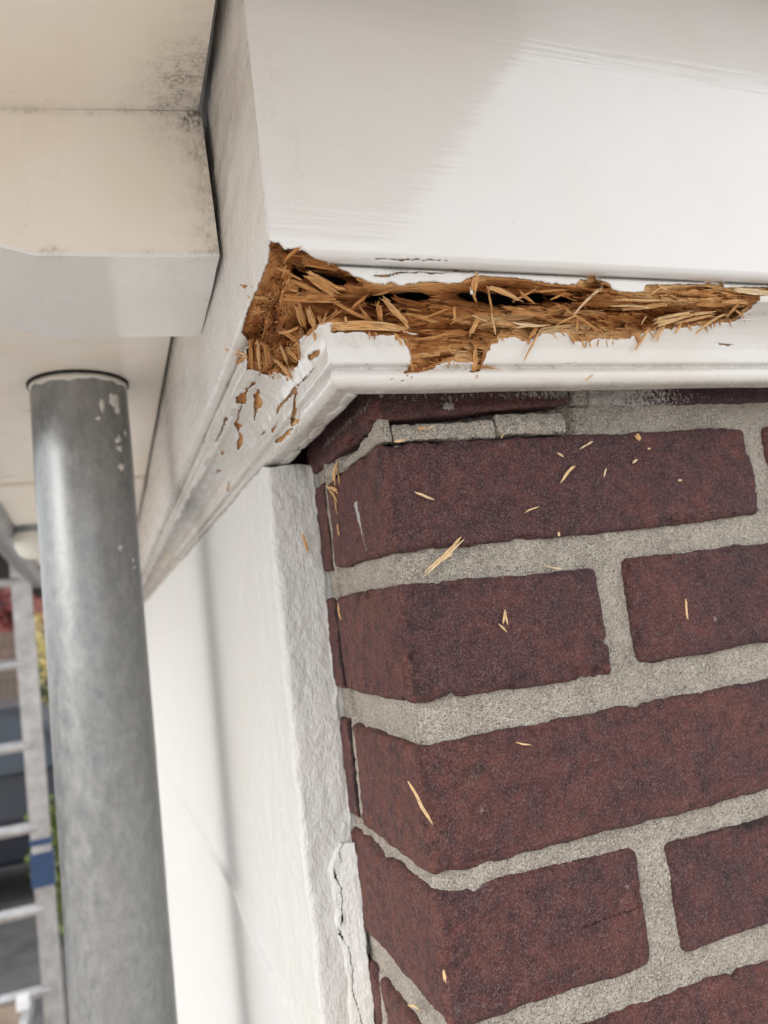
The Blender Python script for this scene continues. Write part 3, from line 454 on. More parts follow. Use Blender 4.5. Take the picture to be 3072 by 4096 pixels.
# ---- rotten wood behind the paint
def rot(side, smax, hole, pits, seed, tint0):
    sv, tv = np.linspace(0, smax, int(smax / .0007)), np.linspace(.1075, .182, 112); S, T_ = [a.ravel() for a in np.meshgrid(sv, tv, indexing='ij')]
    ins = inpoly(S, T_, hole); d, _ = pdist(S, T_, hole); sd = np.where(ins, d, -d); J = np.stack([S, T_, 0 * S], 1)
    dep = .0011 + sst(sd, -.0004, .0045) * (.0055 + .0030 * fbm(J, (45, 160, 1), 3, seed))
    for (a, b, ra, rb, q) in pits: dep += ins * q / 1000 * np.exp(-((S * 1000 - a) / ra) ** 2 - ((T_ * 1000 - b) / rb) ** 2) * (1 + .5 * vn(J, 300, seed + 2))
    k = sst(sd, .0004, .003)
    fib = np.abs(vn(J, (35, 480, 1), seed + 3)) * .9 + np.abs(vn(J, (70, 1000, 1), seed + 4)) * .45
    w2 = vn(J, (90, 90, 1), seed + 7); fib2 = np.abs(vn(np.stack([S + T_ * 1.6, T_ - S * .5, 0 * S], 1), (60, 500, 1), seed + 8))
    fib = (1 - np.abs(vn(J, (35, 480, 1), seed + 3))) ** 4 * 1.5 + (1 - np.abs(vn(J, (60, 900, 1), seed + 4))) ** 4 * .8; fib2 = (1 - fib2) ** 4 * 1.6
    dep += k * .0022 * np.where(w2 > .3, fib2, fib) + k * .0005 * fbm(J, 900, 2, seed + 5)
    lay = vn(J, (16, 210, 1), seed + 6) + .5 * vn(J, (40, 520, 1), seed + 11); dep += k * .0042 * (np.floor(4 * lay) / 4) * sst(sd, .0008, .004)
    blk_ = vn(J + .0006 * np.stack([vn(J, 500, seed + 12)] * 3, 1), (75, 120, 1), seed + 13); dep += k * .0022 * (np.floor(3 * blk_) / 3)
    k2 = sst(dep, .0012, .004)[:, None]; V = sweep(side, S, T_, -np.maximum(dep, .001)) * (1 - k2) + sweep_in(side, S, T_, dep) * k2; G = np.arange(len(S)).reshape(len(sv), len(tv)); F = np.stack([G[:-1, :-1], G[1:, :-1], G[1:, 1:], G[:-1, 1:]], -1).reshape(-1, 4)
    F = F[dep[F].mean(1) < .0155]                                     # rotted right through
    ti = .02 + tint0(S, T_) + .26 * fbm(J, (26, 240, 1), 3, seed + 9) + .10 * np.floor(3 * vn(J, (75, 120, 1), seed + 13)) / 3 - 26 * np.maximum(0, dep - .0075)  # deeper wood tinted darker: cavity shade put into the colour
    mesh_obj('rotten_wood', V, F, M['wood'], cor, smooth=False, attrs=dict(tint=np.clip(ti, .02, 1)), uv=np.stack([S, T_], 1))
    return S, T_, dep, ins & (sd > .001), ti
PITS_R = [(3, 129, 5, 4, 9), (9, 131, 5, 3, 12), (22, 138, 5, 2.5, 12), (27, 137, 4, 2.5, 10), (33, 136, 6, 2.5, 15), (42, 134, 6, 2.2, 17), (68, 134, 8, 3, 20), (79, 135, 8, 3.5, 20), (94, 133.5, 7, 2.5, 18), (107, 133.5, 8, 2.2, 16), (160, 143, 5, 1.5, 5), (51, 150, 8, 4, 3), (118, 131, 8, 2, 5), (185, 142, 12, 1.2, 3)]
PITS_L = [(21, 141, 7, 3, 13), (8, 144, 6, 3, 12), (48, 146, 8, 3, 8)]
fR = rot('R', .242, HOLE_R, PITS_R, 300, lambda S, T_: .42 + .16 * sst(S, .03, .05) * sst(T_, .138, .152) + .14 * sst(S, .11, .15) - .08 * (S < .03))
fL = rot('L', .30, HOLE_L, PITS_L, 340, lambda S, T_: .27 + .24 * sst(T_, .132, .14) - .06 * (S > .09))
def strand(A, B, w, th, side_dir, nrm, jit, n=5, pts=None):
    """one tapered, slightly bent fibre bundle"""
    A, B = np.array(A, float), np.array(B, float); V = []; F = []
    bend = rng.normal(0, jit, 3)
    for i in range(n + 1):
        f = i / n; r = (.22 + .78 * math.sin(math.pi * min(max(f, .0) * .86 + .07, 1)) ** .5) * (1 + rng.uniform(-.18, .18)); c = A + (B - A) * f + bend * math.sin(math.pi * f) + rng.normal(0, jit * .35, 3)
        if i in (0, n): r *= rng.uniform(.2, .7)
        for a, b in ((-.5, -.35), (.5, -.5), (.42, .5), (-.5, .42)): V.append(c + side_dir * (a * w * r) + nrm * (b * th * r))
    for i in range(n):
        for k in range(4): F.append((i*4+k, i*4+(k+1) % 4, i*4+4+(k+1) % 4, i*4+4+k))
    F += [(3, 2, 1, 0), (n*4, n*4+1, n*4+2, n*4+3)]
    return V, F
NOUT = np.array([-.30, -.82, -.48])
def plank_mesh(A, B, w, tint, nrm=NOUT, th=.42):
    """a torn block: flat faces, ragged ends, grain steps across its width"""
    A, B = np.array(A, float), np.array(B, float); ax = B - A; L = np.linalg.norm(ax); ax = ax / L; nr = nrm - ax * (nrm @ ax); nr /= np.linalg.norm(nr); sd = np.cross(ax, nr)
    nv_ = int(min(12, max(3, round(w / .00042)))); nu_ = 8; V = []; F = []; UV = []; o = rng.uniform(0, 3); e0 = np.repeat(rng.uniform(-.12, .10, (nv_ + 1) // 2 + 1), 2); e1 = np.repeat(rng.uniform(-.10, .12, (nv_ + 1) // 2 + 1), 2); hh = np.cumsum(rng.normal(0, .10, nv_ + 1)) * w * .5; tw = rng.normal(0, .25)
    tp = rng.uniform(.40, 1, 2); bd = rng.normal(0, .045) * L; bs_ = rng.normal(0, .02) * L
    for top in (1, 0):
        for i in range(nu_ + 1):
            f = i / nu_; wd = w * (tp[0] + (1 - tp[0]) * min(1, f * 2.2)) * (tp[1] + (1 - tp[1]) * min(1, (1 - f) * 2.2))
            for j in range(nv_ + 1):
                g = j / nv_ - .5; a = A + (nr * bd + sd * bs_) * math.sin(math.pi * f) + ax * L * (f + (e0[j] * max(0, 1 - f * 4) + e1[j] * max(0, f * 4 - 3)) * .7) + sd * (g * wd + rng.normal(0, w * .012)) + nr * ((hh[j] + rng.normal(0, w * .02) + tw * g * wd * (f - .5)) if top else -w * th)
                V.append(a); UV.append(((a - A) @ ax, o + (a - A) @ sd))
    m = nv_ + 1; n = (nu_ + 1) * m
    for i in range(nu_):
        for j in range(nv_): a = i*m+j; F += [(a, a+1, a+m+1, a+m), (n+a, n+a+m, n+a+m+1, n+a+1)]
    for i in range(nu_): F += [(i*m, i*m+m, n+i*m+m, n+i*m), (i*m+nv_, n+i*m+nv_, n+i*m+m+nv_, i*m+m+nv_)]
    for j in range(nv_): F += [(j, n+j, n+j+1, j+1), (nu_*m+j, nu_*m+j+1, n+nu_*m+j+1, n+nu_*m+j)]
    V = list(V); TI = list(np.clip(tint + rng.normal(0, .05, len(V)), .05, 1))
    for k in range(5):                                                   # frayed fibres at the torn ends
        end = k % 2; c = (B if end else A) + sd * rng.uniform(-.45, .45) * w; dr = ax * (1 if end else -1) * rng.uniform(.0008, .0030) + sd * rng.normal(0, .0005) + nr * rng.normal(0, .0005)
        v, f = strand(c - dr * .8, c + dr, w * rng.uniform(.10, .22), w * .15, sd, nr, .0001, 3); b0 = len(V); V += v; F += [tuple(x + b0 for x in g_) for g_ in f]; UV += [((p - A) @ ax, o + (p - A) @ sd) for p in v]; TI += [min(1, tint + .06)] * len(v)
    return np.array(V), F, np.array(UV), np.array(TI)
def shard_mesh(A, B, w, tint, nrm=NOUT, th=.5, loc=None, rag=.10):
    A, B = np.array(A, float), np.array(B, float); ax = B - A; L = np.linalg.norm(ax); ax = ax / L; nr = nrm - ax * (nrm @ ax); nr /= np.linalg.norm(nr); sd = np.cross(ax, nr)
    k = int(min(7, max(1, round(w / .00085)))); V = []; F = []; UV = []; TI = []
    for i in range(k):
        off = (i + .5) / k - .5; e0, e1 = (rng.uniform(-rag, rag) * L * .6, rng.uniform(-rag, rag) * L * .6) if k > 1 else (0, 0)
        a = A + sd * off * w + ax * e0 + nr * rng.normal(0, w * .08); b = B + sd * off * w + ax * e1 + nr * rng.normal(0, w * .08)
        v, f = strand(a, b, w / k * 1.35, max(w / k, w * th * rng.uniform(.6, 1)), sd, nr, .018 * L / math.sqrt(k) if k < 3 else .0002)
        n = len(V); V += v; F += [tuple(x + n for x in q) for q in f]; o = rng.uniform(0, 3); t = tint + rng.normal(0, .05)
        UV += [((p - A) @ ax, o + (p - A) @ sd) for p in v]; TI += [min(1, max(.05, t))] * len(v)
    V = np.array(V)
    if loc is not None: V = V - loc
    return V, F, np.array(UV), TI
for s in SHARDS:
    A, B = np.array(s[0:3]) / 1000, np.array(s[3:6]) / 1000; V, F, UV, TI = (plank_mesh if s[6] > .85 else shard_mesh)(A, B, s[6] / 1000, s[7] - (.06 if s[7] < .85 else .02) + rng.normal(0, .07))
    mesh_obj('wood_shard', V, F, M['wood'], cor, smooth=False, attrs=dict(tint=TI), uv=UV)
# splintered fibres lying in the cavity
def scatter(field, side, n, lmin, lmax, wmin, wmax, lift, ang):
    S, T_, dep, ok, ti = field; idx = rng.choice(np.where(ok & (dep < .0095))[0], n); out = []
    for i in idx:
        L = rng.uniform(lmin, lmax) ** 1.0; a = rng.normal(0, ang * (.35 if S[i] > .11 else 1)); s0, t0 = S[i], T_[i]; du, dv = math.cos(a) * L / 2, math.sin(a) * L / 2
        e = -dep[i] + rng.uniform(.2, 1) * lift
        A, B = sweep_in(side, np.array([max(0, s0 - du), s0 + du]), np.array([t0 - dv, t0 + dv]), -np.array([e + rng.normal(0, lift * .4), e + rng.normal(0, lift * .6)])); out.append((A, B, rng.uniform(wmin, wmax), min(1, max(.15, ti[i] + rng.normal(.05, .10)))))
    return out
for (A, B, w, t) in scatter(fR, 'R', 30, .008, .026, .0012, .0034, .0010, .22) + scatter(fL, 'L', 12, .006, .018, .0012, .0034, .0010, .4):
    V, F, UV, TI = plank_mesh(A, B, w, t - .05); mesh_obj('wood_shard', V, F, M['wood'], cor, smooth=False, attrs=dict(tint=TI), uv=UV)
VV, FF, UU, TT = [], [], [], []
def fringe(side, hole, n):
    out = []; H_ = np.array(hole) / 1000
    for k in range(n):
        i = rng.integers(len(H_) - 1); f = rng.uniform(); s0, t0 = H_[i] * (1 - f) + H_[i+1] * f
        if s0 < .002 or t0 < .136 or s0 > .232: continue
        low = t0 > .14; L = rng.uniform(.0012, .0042); a = rng.normal(0, .6) if rng.uniform() < .5 else rng.normal(1.2 if low else -1.2, .4)
        A, B = sweep(side, np.array([s0, s0 + math.cos(a) * L]), np.array([t0 - (.0014 if low else -.0014), t0 + math.sin(a) * L]), np.array([-.0006, rng.uniform(.0004, .0014)])); out.append((A, B, rng.uniform(.00025, .0006), rng.uniform(.35, .7)))
    return out
for (A, B, w, t) in fringe('R', HOLE_R, 150) + fringe('L', HOLE_L, 60) + scatter(fR, 'R', 300, .002, .008, .0002, .0005, .0010, .25) + scatter(fL, 'L', 220, .002, .007, .0002, .0005, .0010, .5):
    V, F, UV, TI = shard_mesh(A, B, w, t); n = len(VV); VV += V.tolist(); FF += [tuple(x + n for x in q) for q in F]; UU += UV.tolist(); TT += list(TI)
o = mesh_obj('wood_fibres', VV, FF, M['wood'], cor, smooth=False, attrs=dict(tint=TT), uv=UU); o['kind'] = 'stuff'
# curled paint flakes on the broken edge
def flake(A, B, C_, mat=None):
    A, B, C_ = [np.array(p) / 1000 for p in (A, B, C_)]; V = []; n = 6
    for i in range(n + 1):
        for j in range(n + 1 - i):
            a, b = i / n, j / n; p = A + (B - A) * a + (C_ - A) * b + NOUT * .0012 * math.sin(2.4 * (a + b)) + rng.normal(0, .00006, 3); V.append(p)
    ix = lambda i, j: sum(n + 1 - k for k in range(i)) + j; F = []
    for i in range(n):
        for j in range(n - i):
            F.append((ix(i, j), ix(i+1, j), ix(i, j+1)))
            if j < n - i - 1: F.append((ix(i+1, j), ix(i+1, j+1), ix(i, j+1)))
    o = mesh_obj('paint_flake', V, F, M['mould'], cor, attrs=dict(grime_shade=np.zeros(len(V)))); md = o.modifiers.new('thickness', 'SOLIDIFY'); md.thickness = .0003
for f in [((27, -46.2, 48.5), (27.9, -46.2, 45.5), (26.6, -46, 46)), ((6, -28.6, 37.0), (11, -28.6, 36.6), (8, -29, 36.2)), ((170, -35.5, 43.2), (178, -35.6, 43), (170, -36, 42.2))]: flake(*f)
MB().box((-.0495, -.1024, .2005), (4.5, -.0503, .206), bev=.001).box((-.0495, -.05, .2062), (4.5, .02, .226)).box((-.0495, .02, .2062), (.02, 4.5, .226)).build('cap_board', M['mould'], cor)
MB().box((-.036, -.036, .0585), (4.5, .0, .205)).box((-.036, .0, .0585), (0, 4.5, .205)).box((-.014, -.014, .030), (4.5, -.002, .0583)).box((-.014, -.002, .030), (-.002, 4.5, .0583)).build('added_void_backing', M['dark'], cor)  # near-black boxes added behind the rot so its voids look dark

V_, F_ = rough_box((-.0170, -.016, .0161), (-.0112, .45, .0190), .0014, .001, 120, amp=.5, chip=.8); V_[:, 1] = np.maximum(V_[:, 1], -V_[:, 0] * -1. - .001); mesh_obj('bed_strip', V_, F_, M['mould'], cor, attrs=dict(grime_shade=.35 + .6 * sst(V_[:, 0], -.014, -.0115)))

# ------------------------------------------------------------------ eaves on the left
def patch(c, nu, nv):
    A, B, C_, D = [np.array(p, float) for p in c]; u, v = [a.ravel() for a in np.meshgrid(np.linspace(0, 1, nu + 1), np.linspace(0, 1, nv + 1), indexing='ij')]; u, v = u[:, None], v[:, None]
    V = A * (1-u) * (1-v) + B * u * (1-v) + C_ * u * v + D * (1-u) * v; G = np.arange((nu+1) * (nv+1)).reshape(nu+1, nv+1)
    return V, np.stack([G[:-1, :-1], G[1:, :-1], G[1:, 1:], G[:-1, 1:]], -1).reshape(-1, 4)
def patches(name, L, mat, parent, grime_shade=None, wob=.0002):
    VV, FF = [], []; n = 0
    for c, nu, nv in L:
        V, F = patch(c, nu, nv); VV.append(V); FF.append(F + n); n += len(V)
    V = np.concatenate(VV); F = np.concatenate(FF); key = {}; mp = []
    for p in np.round(V, 5).tolist(): mp.append(key.setdefault(tuple(p), len(key)))
    U_ = np.array(list(key)); F = np.array(mp)[F]; g_ = grime_shade(U_) if grime_shade else np.zeros(len(U_))
    U_ = U_ + wob * np.stack([vn(U_, 40, 60 + k) for k in range(3)], 1)
    return mesh_obj(name, U_, F, mat, parent, smooth=False, attrs=dict(grime_shade=g_))
eav = thing('eaves_soffit', 'cream boarded soffit overhead along the left eaves', 'soffit', (0, 0, 0))
zz = lambda x: .1722 + (min(x, -.0535) + .0535) * .112
x0, x1, x2 = -.50, -.0552, .085
def gP1(V): return .80 * blob(V, (-.052, .042, .172), (.022, .035, .05)) + .55 * blob(V, (-.058, .02, .172), (.018, .03, .05)) + .42 * np.exp(-((V[:, 1] - .0395) / .0016) ** 2) + .5 * blob(V, (-.11, -.03, .165), (.0015, .006, .05)) + .45 * blob(V, (-.105, -.045, .165), (.004, .002, .05))
P = lambda x, y, dz=0: (x, y, zz(x) + dz)
patches('soffit_panel', [((P(x0, -.27), P(x1, -.27), P(x1, .0405), P(x0, .0405)), 90, 120), ((P(x0, -.27, .018), P(x0, .0405, .018), P(x1, .0405, .018), P(x1, -.27, .018)), 4, 4), ((P(x1, -.27), P(x1, -.27, .018), P(x1, .0405, .018), P(x1, .0405)), 2, 20), ((P(x0, -.27), P(x0, .0405), P(x0, .0405, .018), P(x0, -.27, .018)), 20, 2), ((P(x0, -.27), P(x0, -.27, .018), P(x1, -.27, .018), P(x1, -.27)), 2, 20)], M['eaves'], eav, gP1)
MB().box((-.0533, -.27, .1805), (.088, -.0812, .2)).build('soffit_panel', M['eaves'], eav)
MB().box((-.30, .142, .155), (-.0532, 2.6, .172)).build('soffit_panel', M['eaves'], eav)
MB().box((-.30, .83, .1495), (-.054, .95, .1548), bev=.001).build('batten', M['eaves'], eav)
MB().box((-.56, -.28, .2265), (.088, 5, .25)).box((.0881, -.10, .2265), (4.6, 5, .25)).build('roof_deck', M['dark'], eav)
blk = thing('eaves_bracket', 'wooden bracket block, warm and cool light in its paint, under the soffit left of the fascia', 'bracket', (0, 0, 0))
e = .0004
q = dict(a=(-.0538, .040, .1718), b=(-.0518, .0385, .1003), c=(-.130, .0425, .0988), d=(-.142, .0405, .101), e=(-.20, .040, .1115), f=(-.20, .040, .1555), g=(-.1300, .040, .1636), h=(-.142, .040, .1622))
r_ = dict(a=(-.0525, .1415, .1718), b=(-.0505, .1365, .1003), c=(-.1302, .1405, .1000), d=(-.150, .139, .1045), e=(-.20, .139, .1155), f=(-.20, .1415, .1555), g=(-.130, .1415, .1636), h=(-.150, .1415, .161))
def gB(V): return (.78 * blob(V, (-.0525, .04, .168), (.020, .05, .016)) + .62 * np.exp(-((V[:, 0] + .0525) / .009) ** 2) * (V[:, 1] < .045) + .50 * np.exp(-((V[:, 2] - .171 - (V[:, 0] + .05) * .1) / .0016) ** 2) * (V[:, 1] < .045) + .7 * blob(V, (-.124, .043, .0995), (.007, .004, .0025)) + .35 * np.exp(-((V[:, 2] - .1005) / .0012) ** 2) * (V[:, 1] < .05) * (V[:, 0] > -.10))
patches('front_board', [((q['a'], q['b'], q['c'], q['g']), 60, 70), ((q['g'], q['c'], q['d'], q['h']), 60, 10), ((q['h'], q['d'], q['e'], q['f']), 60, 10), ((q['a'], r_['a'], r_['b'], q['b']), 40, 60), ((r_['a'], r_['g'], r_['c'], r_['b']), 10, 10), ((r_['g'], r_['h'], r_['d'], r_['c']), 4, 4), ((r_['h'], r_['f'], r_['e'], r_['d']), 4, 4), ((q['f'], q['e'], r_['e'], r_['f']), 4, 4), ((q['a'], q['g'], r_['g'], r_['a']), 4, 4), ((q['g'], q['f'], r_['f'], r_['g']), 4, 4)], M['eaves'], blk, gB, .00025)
dn = lambda p: (p[0], p[1] + .0004, p[2] - .0014)
bq = {k: dn(v) for k, v in q.items()}; br = {k: dn(v) for k, v in r_.items()}
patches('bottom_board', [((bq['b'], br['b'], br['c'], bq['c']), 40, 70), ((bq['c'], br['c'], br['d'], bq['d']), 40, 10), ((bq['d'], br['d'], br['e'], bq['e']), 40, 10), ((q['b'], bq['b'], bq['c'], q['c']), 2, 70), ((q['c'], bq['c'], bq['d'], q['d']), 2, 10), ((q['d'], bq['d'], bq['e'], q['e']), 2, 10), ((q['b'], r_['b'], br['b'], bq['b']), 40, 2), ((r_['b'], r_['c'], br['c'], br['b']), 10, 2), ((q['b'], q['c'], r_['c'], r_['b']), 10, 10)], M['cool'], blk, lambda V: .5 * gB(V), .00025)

# ------------------------------------------------------------------ plastered wall beside the bricks
pl = thing('plastered_wall', 'white textured plaster wall and its bright end face beside the bricks', 'wall')
us = np.concatenate([np.linspace(0, .0235, 24), np.linspace(.0245, .0305, 8), np.linspace(.0315, .22, 150), np.linspace(.225, .46, 50), np.linspace(.5, 4.4, 40)])
zs = np.concatenate([np.linspace(GZ, -.46, 10), np.linspace(-.45, -.32, 30), np.linspace(-.3185, .0152, 270)])
U, Z = [a.ravel() for a in np.meshgrid(us, zs, indexing='ij')]; rc = .004; Z = Z + sst(Z, .010, .0152) * .0009 * vn(np.stack([U, 0 * U, 0 * U], 1), 130, 94); ang = np.clip((U - .0235) / .006, 0, 1) * math.pi / 2; Y0 = .1125
edge = .0009 * vn(np.stack([Z, 0 * Z, 0 * Z], 1), 260, 91) + .0007
X = np.where(U <= .0235, edge * (1 - U / .0235) - (U / .0235) * .0222, -.0222 - rc * np.sin(ang)); Y = np.where(U <= .0235, Y0, np.where(U < .0295, Y0 + rc * (1 - np.cos(ang)), Y0 + rc + U - .0295))
nx = np.where(U <= .0235, 0, np.where(U < .0295, -np.sin(ang), -1)); ny = np.where(U <= .0235, -1, np.where(U < .0295, -np.cos(ang), 0))
X = X + .0004 * sst(Y, .33, .48)
Pm = np.stack([X, Y, Z], 1); h = .0009 * fbm(Pm, (70, 70, 40), 2, 92) + .00035 * fbm(Pm, (420, 420, 260), 3, 93); h[U <= .001] *= .2
h *= 1 - .75 * sst(Y, .20, .40)
rib = np.exp(-((Z + np.interp(Y, [.1, .215, .39, 1.94, 4.4], [.306, .304, .294, .407, .60])) / .0035) ** 2) * .0055 * sst(Y, .14, .3); h += rib
Pm = Pm + np.stack([nx, ny, 0 * nx], 1) * h[:, None]; G = np.arange(len(U)).reshape(len(us), len(zs)); Fm = np.stack([G[:-1, :-1], G[1:, :-1], G[1:, 1:], G[:-1, 1:]], -1).reshape(-1, 4)
mesh_obj('plaster_face', Pm, Fm, M['plaster'], pl, attrs=dict(grime_shade=np.zeros(len(Pm))))
MB().box((-.012, .1140, GZ), (.2, 4.4, .0135)).build('plaster_core', M['plaster'], pl)
# cracked filler strip low on the end face
xs, zs = np.linspace(-.0142, .0008, 44), np.linspace(-.46, -.188, 700); A_, Z = [a.ravel() for a in np.meshgrid(xs, zs, indexing='ij')]
zl = np.array([-.47, -.275, -.258, -.243, -.231, -.208, -.196, -.190, -.187]); xl = np.array([-.0125, -.0128, -.0112, -.0118, -.0144, -.0143, -.0138, -.0105, -.006])
lft_ = np.interp(Z, zl, xl) + .0005 * vn(np.stack([Z, 0 * Z, 0 * Z], 1), 200, 95); fr = (A_ + .0142) / .015; X = lft_ + fr * (-.0006 - lft_ + .0006 * vn(np.stack([Z, 0 * Z, 0 * Z], 1), 240, 96))
Jz = np.stack([Z, X * 0, X * 0], 1); cz = np.array([-.47, -.40, -.33, -.29, -.275, -.266, -.258, -.25, -.24, -.2355, -.2325, -.2285, -.2243, -.216, -.2087, -.203, -.199, -.196, -.1928, -.187]); cx = np.array([-.007, -.008, -.0065, -.0075, -.007, -.0085, -.0095, -.0086, -.0095, -.0108, -.0125, -.0128, -.011, -.0098, -.0099, -.0122, -.012, -.0078, -.0094, -.0055])
cc = np.interp(Z, cz, cx) + .0005 * vn(Jz, 420, 97) + .0003 * vn(Jz, 1100, 98); wid = .00022 + .0005 * (np.exp(-((Z + .2243) / .0016) ** 2) + np.exp(-((Z + .2325) / .0013) ** 2) + .8 * np.exp(-((Z + .203) / .0022) ** 2))
Yv = .1116 - .0036 * fr - .0005 * fbm(np.stack([X, X * 0, Z], 1), 160, 3, 99) + .0014 * (1 - sst(fr, 0, .12)) - .0006 * sst(fr, .4, .9)
V = np.stack([X + .0012, Yv, Z], 1); G = np.arange(len(X)).reshape(len(xs), len(zs)); F = np.stack([G[:-1, :-1], G[1:, :-1], G[1:, 1:], G[:-1, 1:]], -1).reshape(-1, 4); F = F[(np.abs(X - cc) - wid)[F].mean(1) > 0]
o = mesh_obj('filler_strip', V, F, M['plaster'], pl, attrs=dict(grime_shade=np.zeros(len(V)))); md = o.modifiers.new('thickness', 'SOLIDIFY'); md.thickness = .0009; md.offset = 0
zc = np.linspace(-.459, -.191, 300); xc = np.interp(zc, cz, cx) + .0012; fc = np.clip((xc + .0130) / .0125, 0, 1); yc_ = .1126 - .0036 * fc; Vc = np.concatenate([np.stack([xc - .0011, yc_, zc], 1), np.stack([xc + .0011, yc_ - .0005, zc], 1)]); nc = len(zc)
mesh_obj('crack_shade', Vc, [(i, i + 1, nc + i + 1, nc + i) for i in range(nc - 1)], M['dark'], pl)  # dark ribbon behind the crack, standing in for its shade

# ------------------------------------------------------------------ downpipe
dp = thing('downpipe', 'round galvanised steel downpipe with white paint splashes rising into the soffit', 'downpipe', (-.124, .40, GZ)); PX, PY = -.124, .40
n = 96; zz_ = np.concatenate([np.linspace(GZ, -.6, 6), np.linspace(-.55, .1535, 120)]); A_, Z = [a.ravel() for a in np.meshgrid(np.linspace(0, 2 * math.pi, n + 1)[:-1], zz_, indexing='ij')]
Vp = np.stack([np.cos(A_), np.sin(A_), Z], 1); rr = .040 + .00025 * vn(Vp * [1, 1, 6], 2.2, 110) + .0001 * vn(Vp * [2, 2, 30], 2, 111); V = np.stack([rr * np.cos(A_), rr * np.sin(A_), Z - GZ], 1)
G = np.arange(n * len(zz_)).reshape(n, len(zz_)); G = np.concatenate([G, G[:1]]); F = np.stack([G[:-1, :-1], G[1:, :-1], G[1:, 1:], G[:-1, 1:]], -1).reshape(-1, 4)
mesh_obj('pipe', V, F, M['galv'], dp)
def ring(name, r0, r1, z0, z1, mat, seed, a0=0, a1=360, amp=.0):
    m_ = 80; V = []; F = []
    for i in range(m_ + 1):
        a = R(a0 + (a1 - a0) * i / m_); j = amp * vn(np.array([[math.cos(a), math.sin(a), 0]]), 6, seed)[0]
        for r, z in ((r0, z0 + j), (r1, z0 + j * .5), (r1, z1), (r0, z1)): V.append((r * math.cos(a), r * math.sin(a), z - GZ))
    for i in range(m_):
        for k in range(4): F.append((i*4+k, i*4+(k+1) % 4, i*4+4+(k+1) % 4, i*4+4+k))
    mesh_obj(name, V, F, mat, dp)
ring('gap_shade_ring', .0395, .0420, .1526, .1549, M['dark'], 1, amp=.0012)  # dark ring stands in for the shaded gap at the soffit
ring('paint_edge', .0402, .0412, .1478, .1522, M['mould'], 2, 195, 345, .0022)
for (a, z, sx, sz) in [(314, .132, .0055, .0065), (318, .125, .004, .005), (296, .126, .0022, .0065), (290, .114, .003, .0018), (316, .097, .004, .003), (316, .09, .004, .0025), (317, .074, .0042, .0035), (330, .105, .0015, .003), (306, .004, .0022, .0022), (326, -.006, .0012, .002), (327, -.012, .0018, .0018)]:
    V = []; F = []; m_ = 14
    for k in range(3):
        for i in range(m_):
            t = 2 * math.pi * i / m_; q_ = (1, .7, .25)[k] * (1 + .35 * rng.normal()) * .9; aa = R(a) + sx * q_ * math.cos(t) / .04; r = .0402 + (0, .0005, .0007)[k]; V.append((r * math.cos(aa), r * math.sin(aa), z - GZ + sz * q_ * math.sin(t)))
    for k in range(2):
        for i in range(m_): F.append((k*m_+i, k*m_+(i+1) % m_, (k+1)*m_+(i+1) % m_, (k+1)*m_+i))
    F.append(tuple(2*m_+i for i in range(m_))); mesh_obj('paint_splash', V, F, M['mould'], dp)

# ------------------------------------------------------------------ gutter and fitting at the far eaves
gu = thing('roof_gutter', 'grey metal gutter running along the outer edge of the eaves', 'gutter', (-.30, 0, .15))
gm_ = mat_simple('zinc', (.30, .31, .32), .45, .6, 30, .2, .1, .001)
V = []; F = []; m_ = 12
ys = [-.55, .2, 1.039, 2.384, 2.62]; gx = [-.53, -.262, -.292, -.346, -.356]
for i, (y, x) in enumerate(zip(ys[1:], gx[1:])):
    for k in range(m_ + 1):
        a = math.pi + math.pi * k / m_
        V.append((x + .30 + .030 * math.cos(a), y, .008 + .030 * math.sin(a)))
    for k in range(m_ + 1):
        a = 2 * math.pi - math.pi * k / m_
        V.append((x + .30 + .0282 * math.cos(a), y, .008 + .0282 * math.sin(a)))
nn = 2 * (m_ + 1)
for i in range(3):
    for k in range(nn): F.append((i*nn+k, i*nn+(k+1) % nn, (i+1)*nn+(k+1) % nn, (i+1)*nn+k))
F += [tuple(range(nn)), tuple(range(3*nn, 4*nn))]
mesh_obj('trough', V, F, gm_, gu)
MB().tube([(-.008 + .0, .2, .008), (-.062, 2.384, .008)], .0035, 8).build('bead', gm_, gu)
fit = thing('ceiling_fitting', 'small pale dome fitting under the far soffit left of the downpipe', 'fitting', (-.245, 1.27, .155))
V = []; F = []; m_ = 24; prf = [(.0, -.062), (.012, -.061), (.024, -.054), (.031, -.040), (.033, -.024), (.030, -.008), (.030, -.0004)]
for r, z in prf: V += [(max(r, .0003) * math.cos(2*math.pi*k/m_), max(r, .0003) * math.sin(2*math.pi*k/m_), z) for k in range(m_)]
for i in range(len(prf) - 1):
    for k in range(m_): F.append((i*m_+k, i*m_+(k+1) % m_, (i+1)*m_+(k+1) % m_, (i+1)*m_+k))
mesh_obj('dome', V, F, mat_simple('opal_plastic', (.72, .70, .64), .4, 0, 10, .03, 0), fit)
MB().tube([(0, 0, -.012), (0, 0, -.0003)], .036, 24).build('base_ring', gm_, fit)

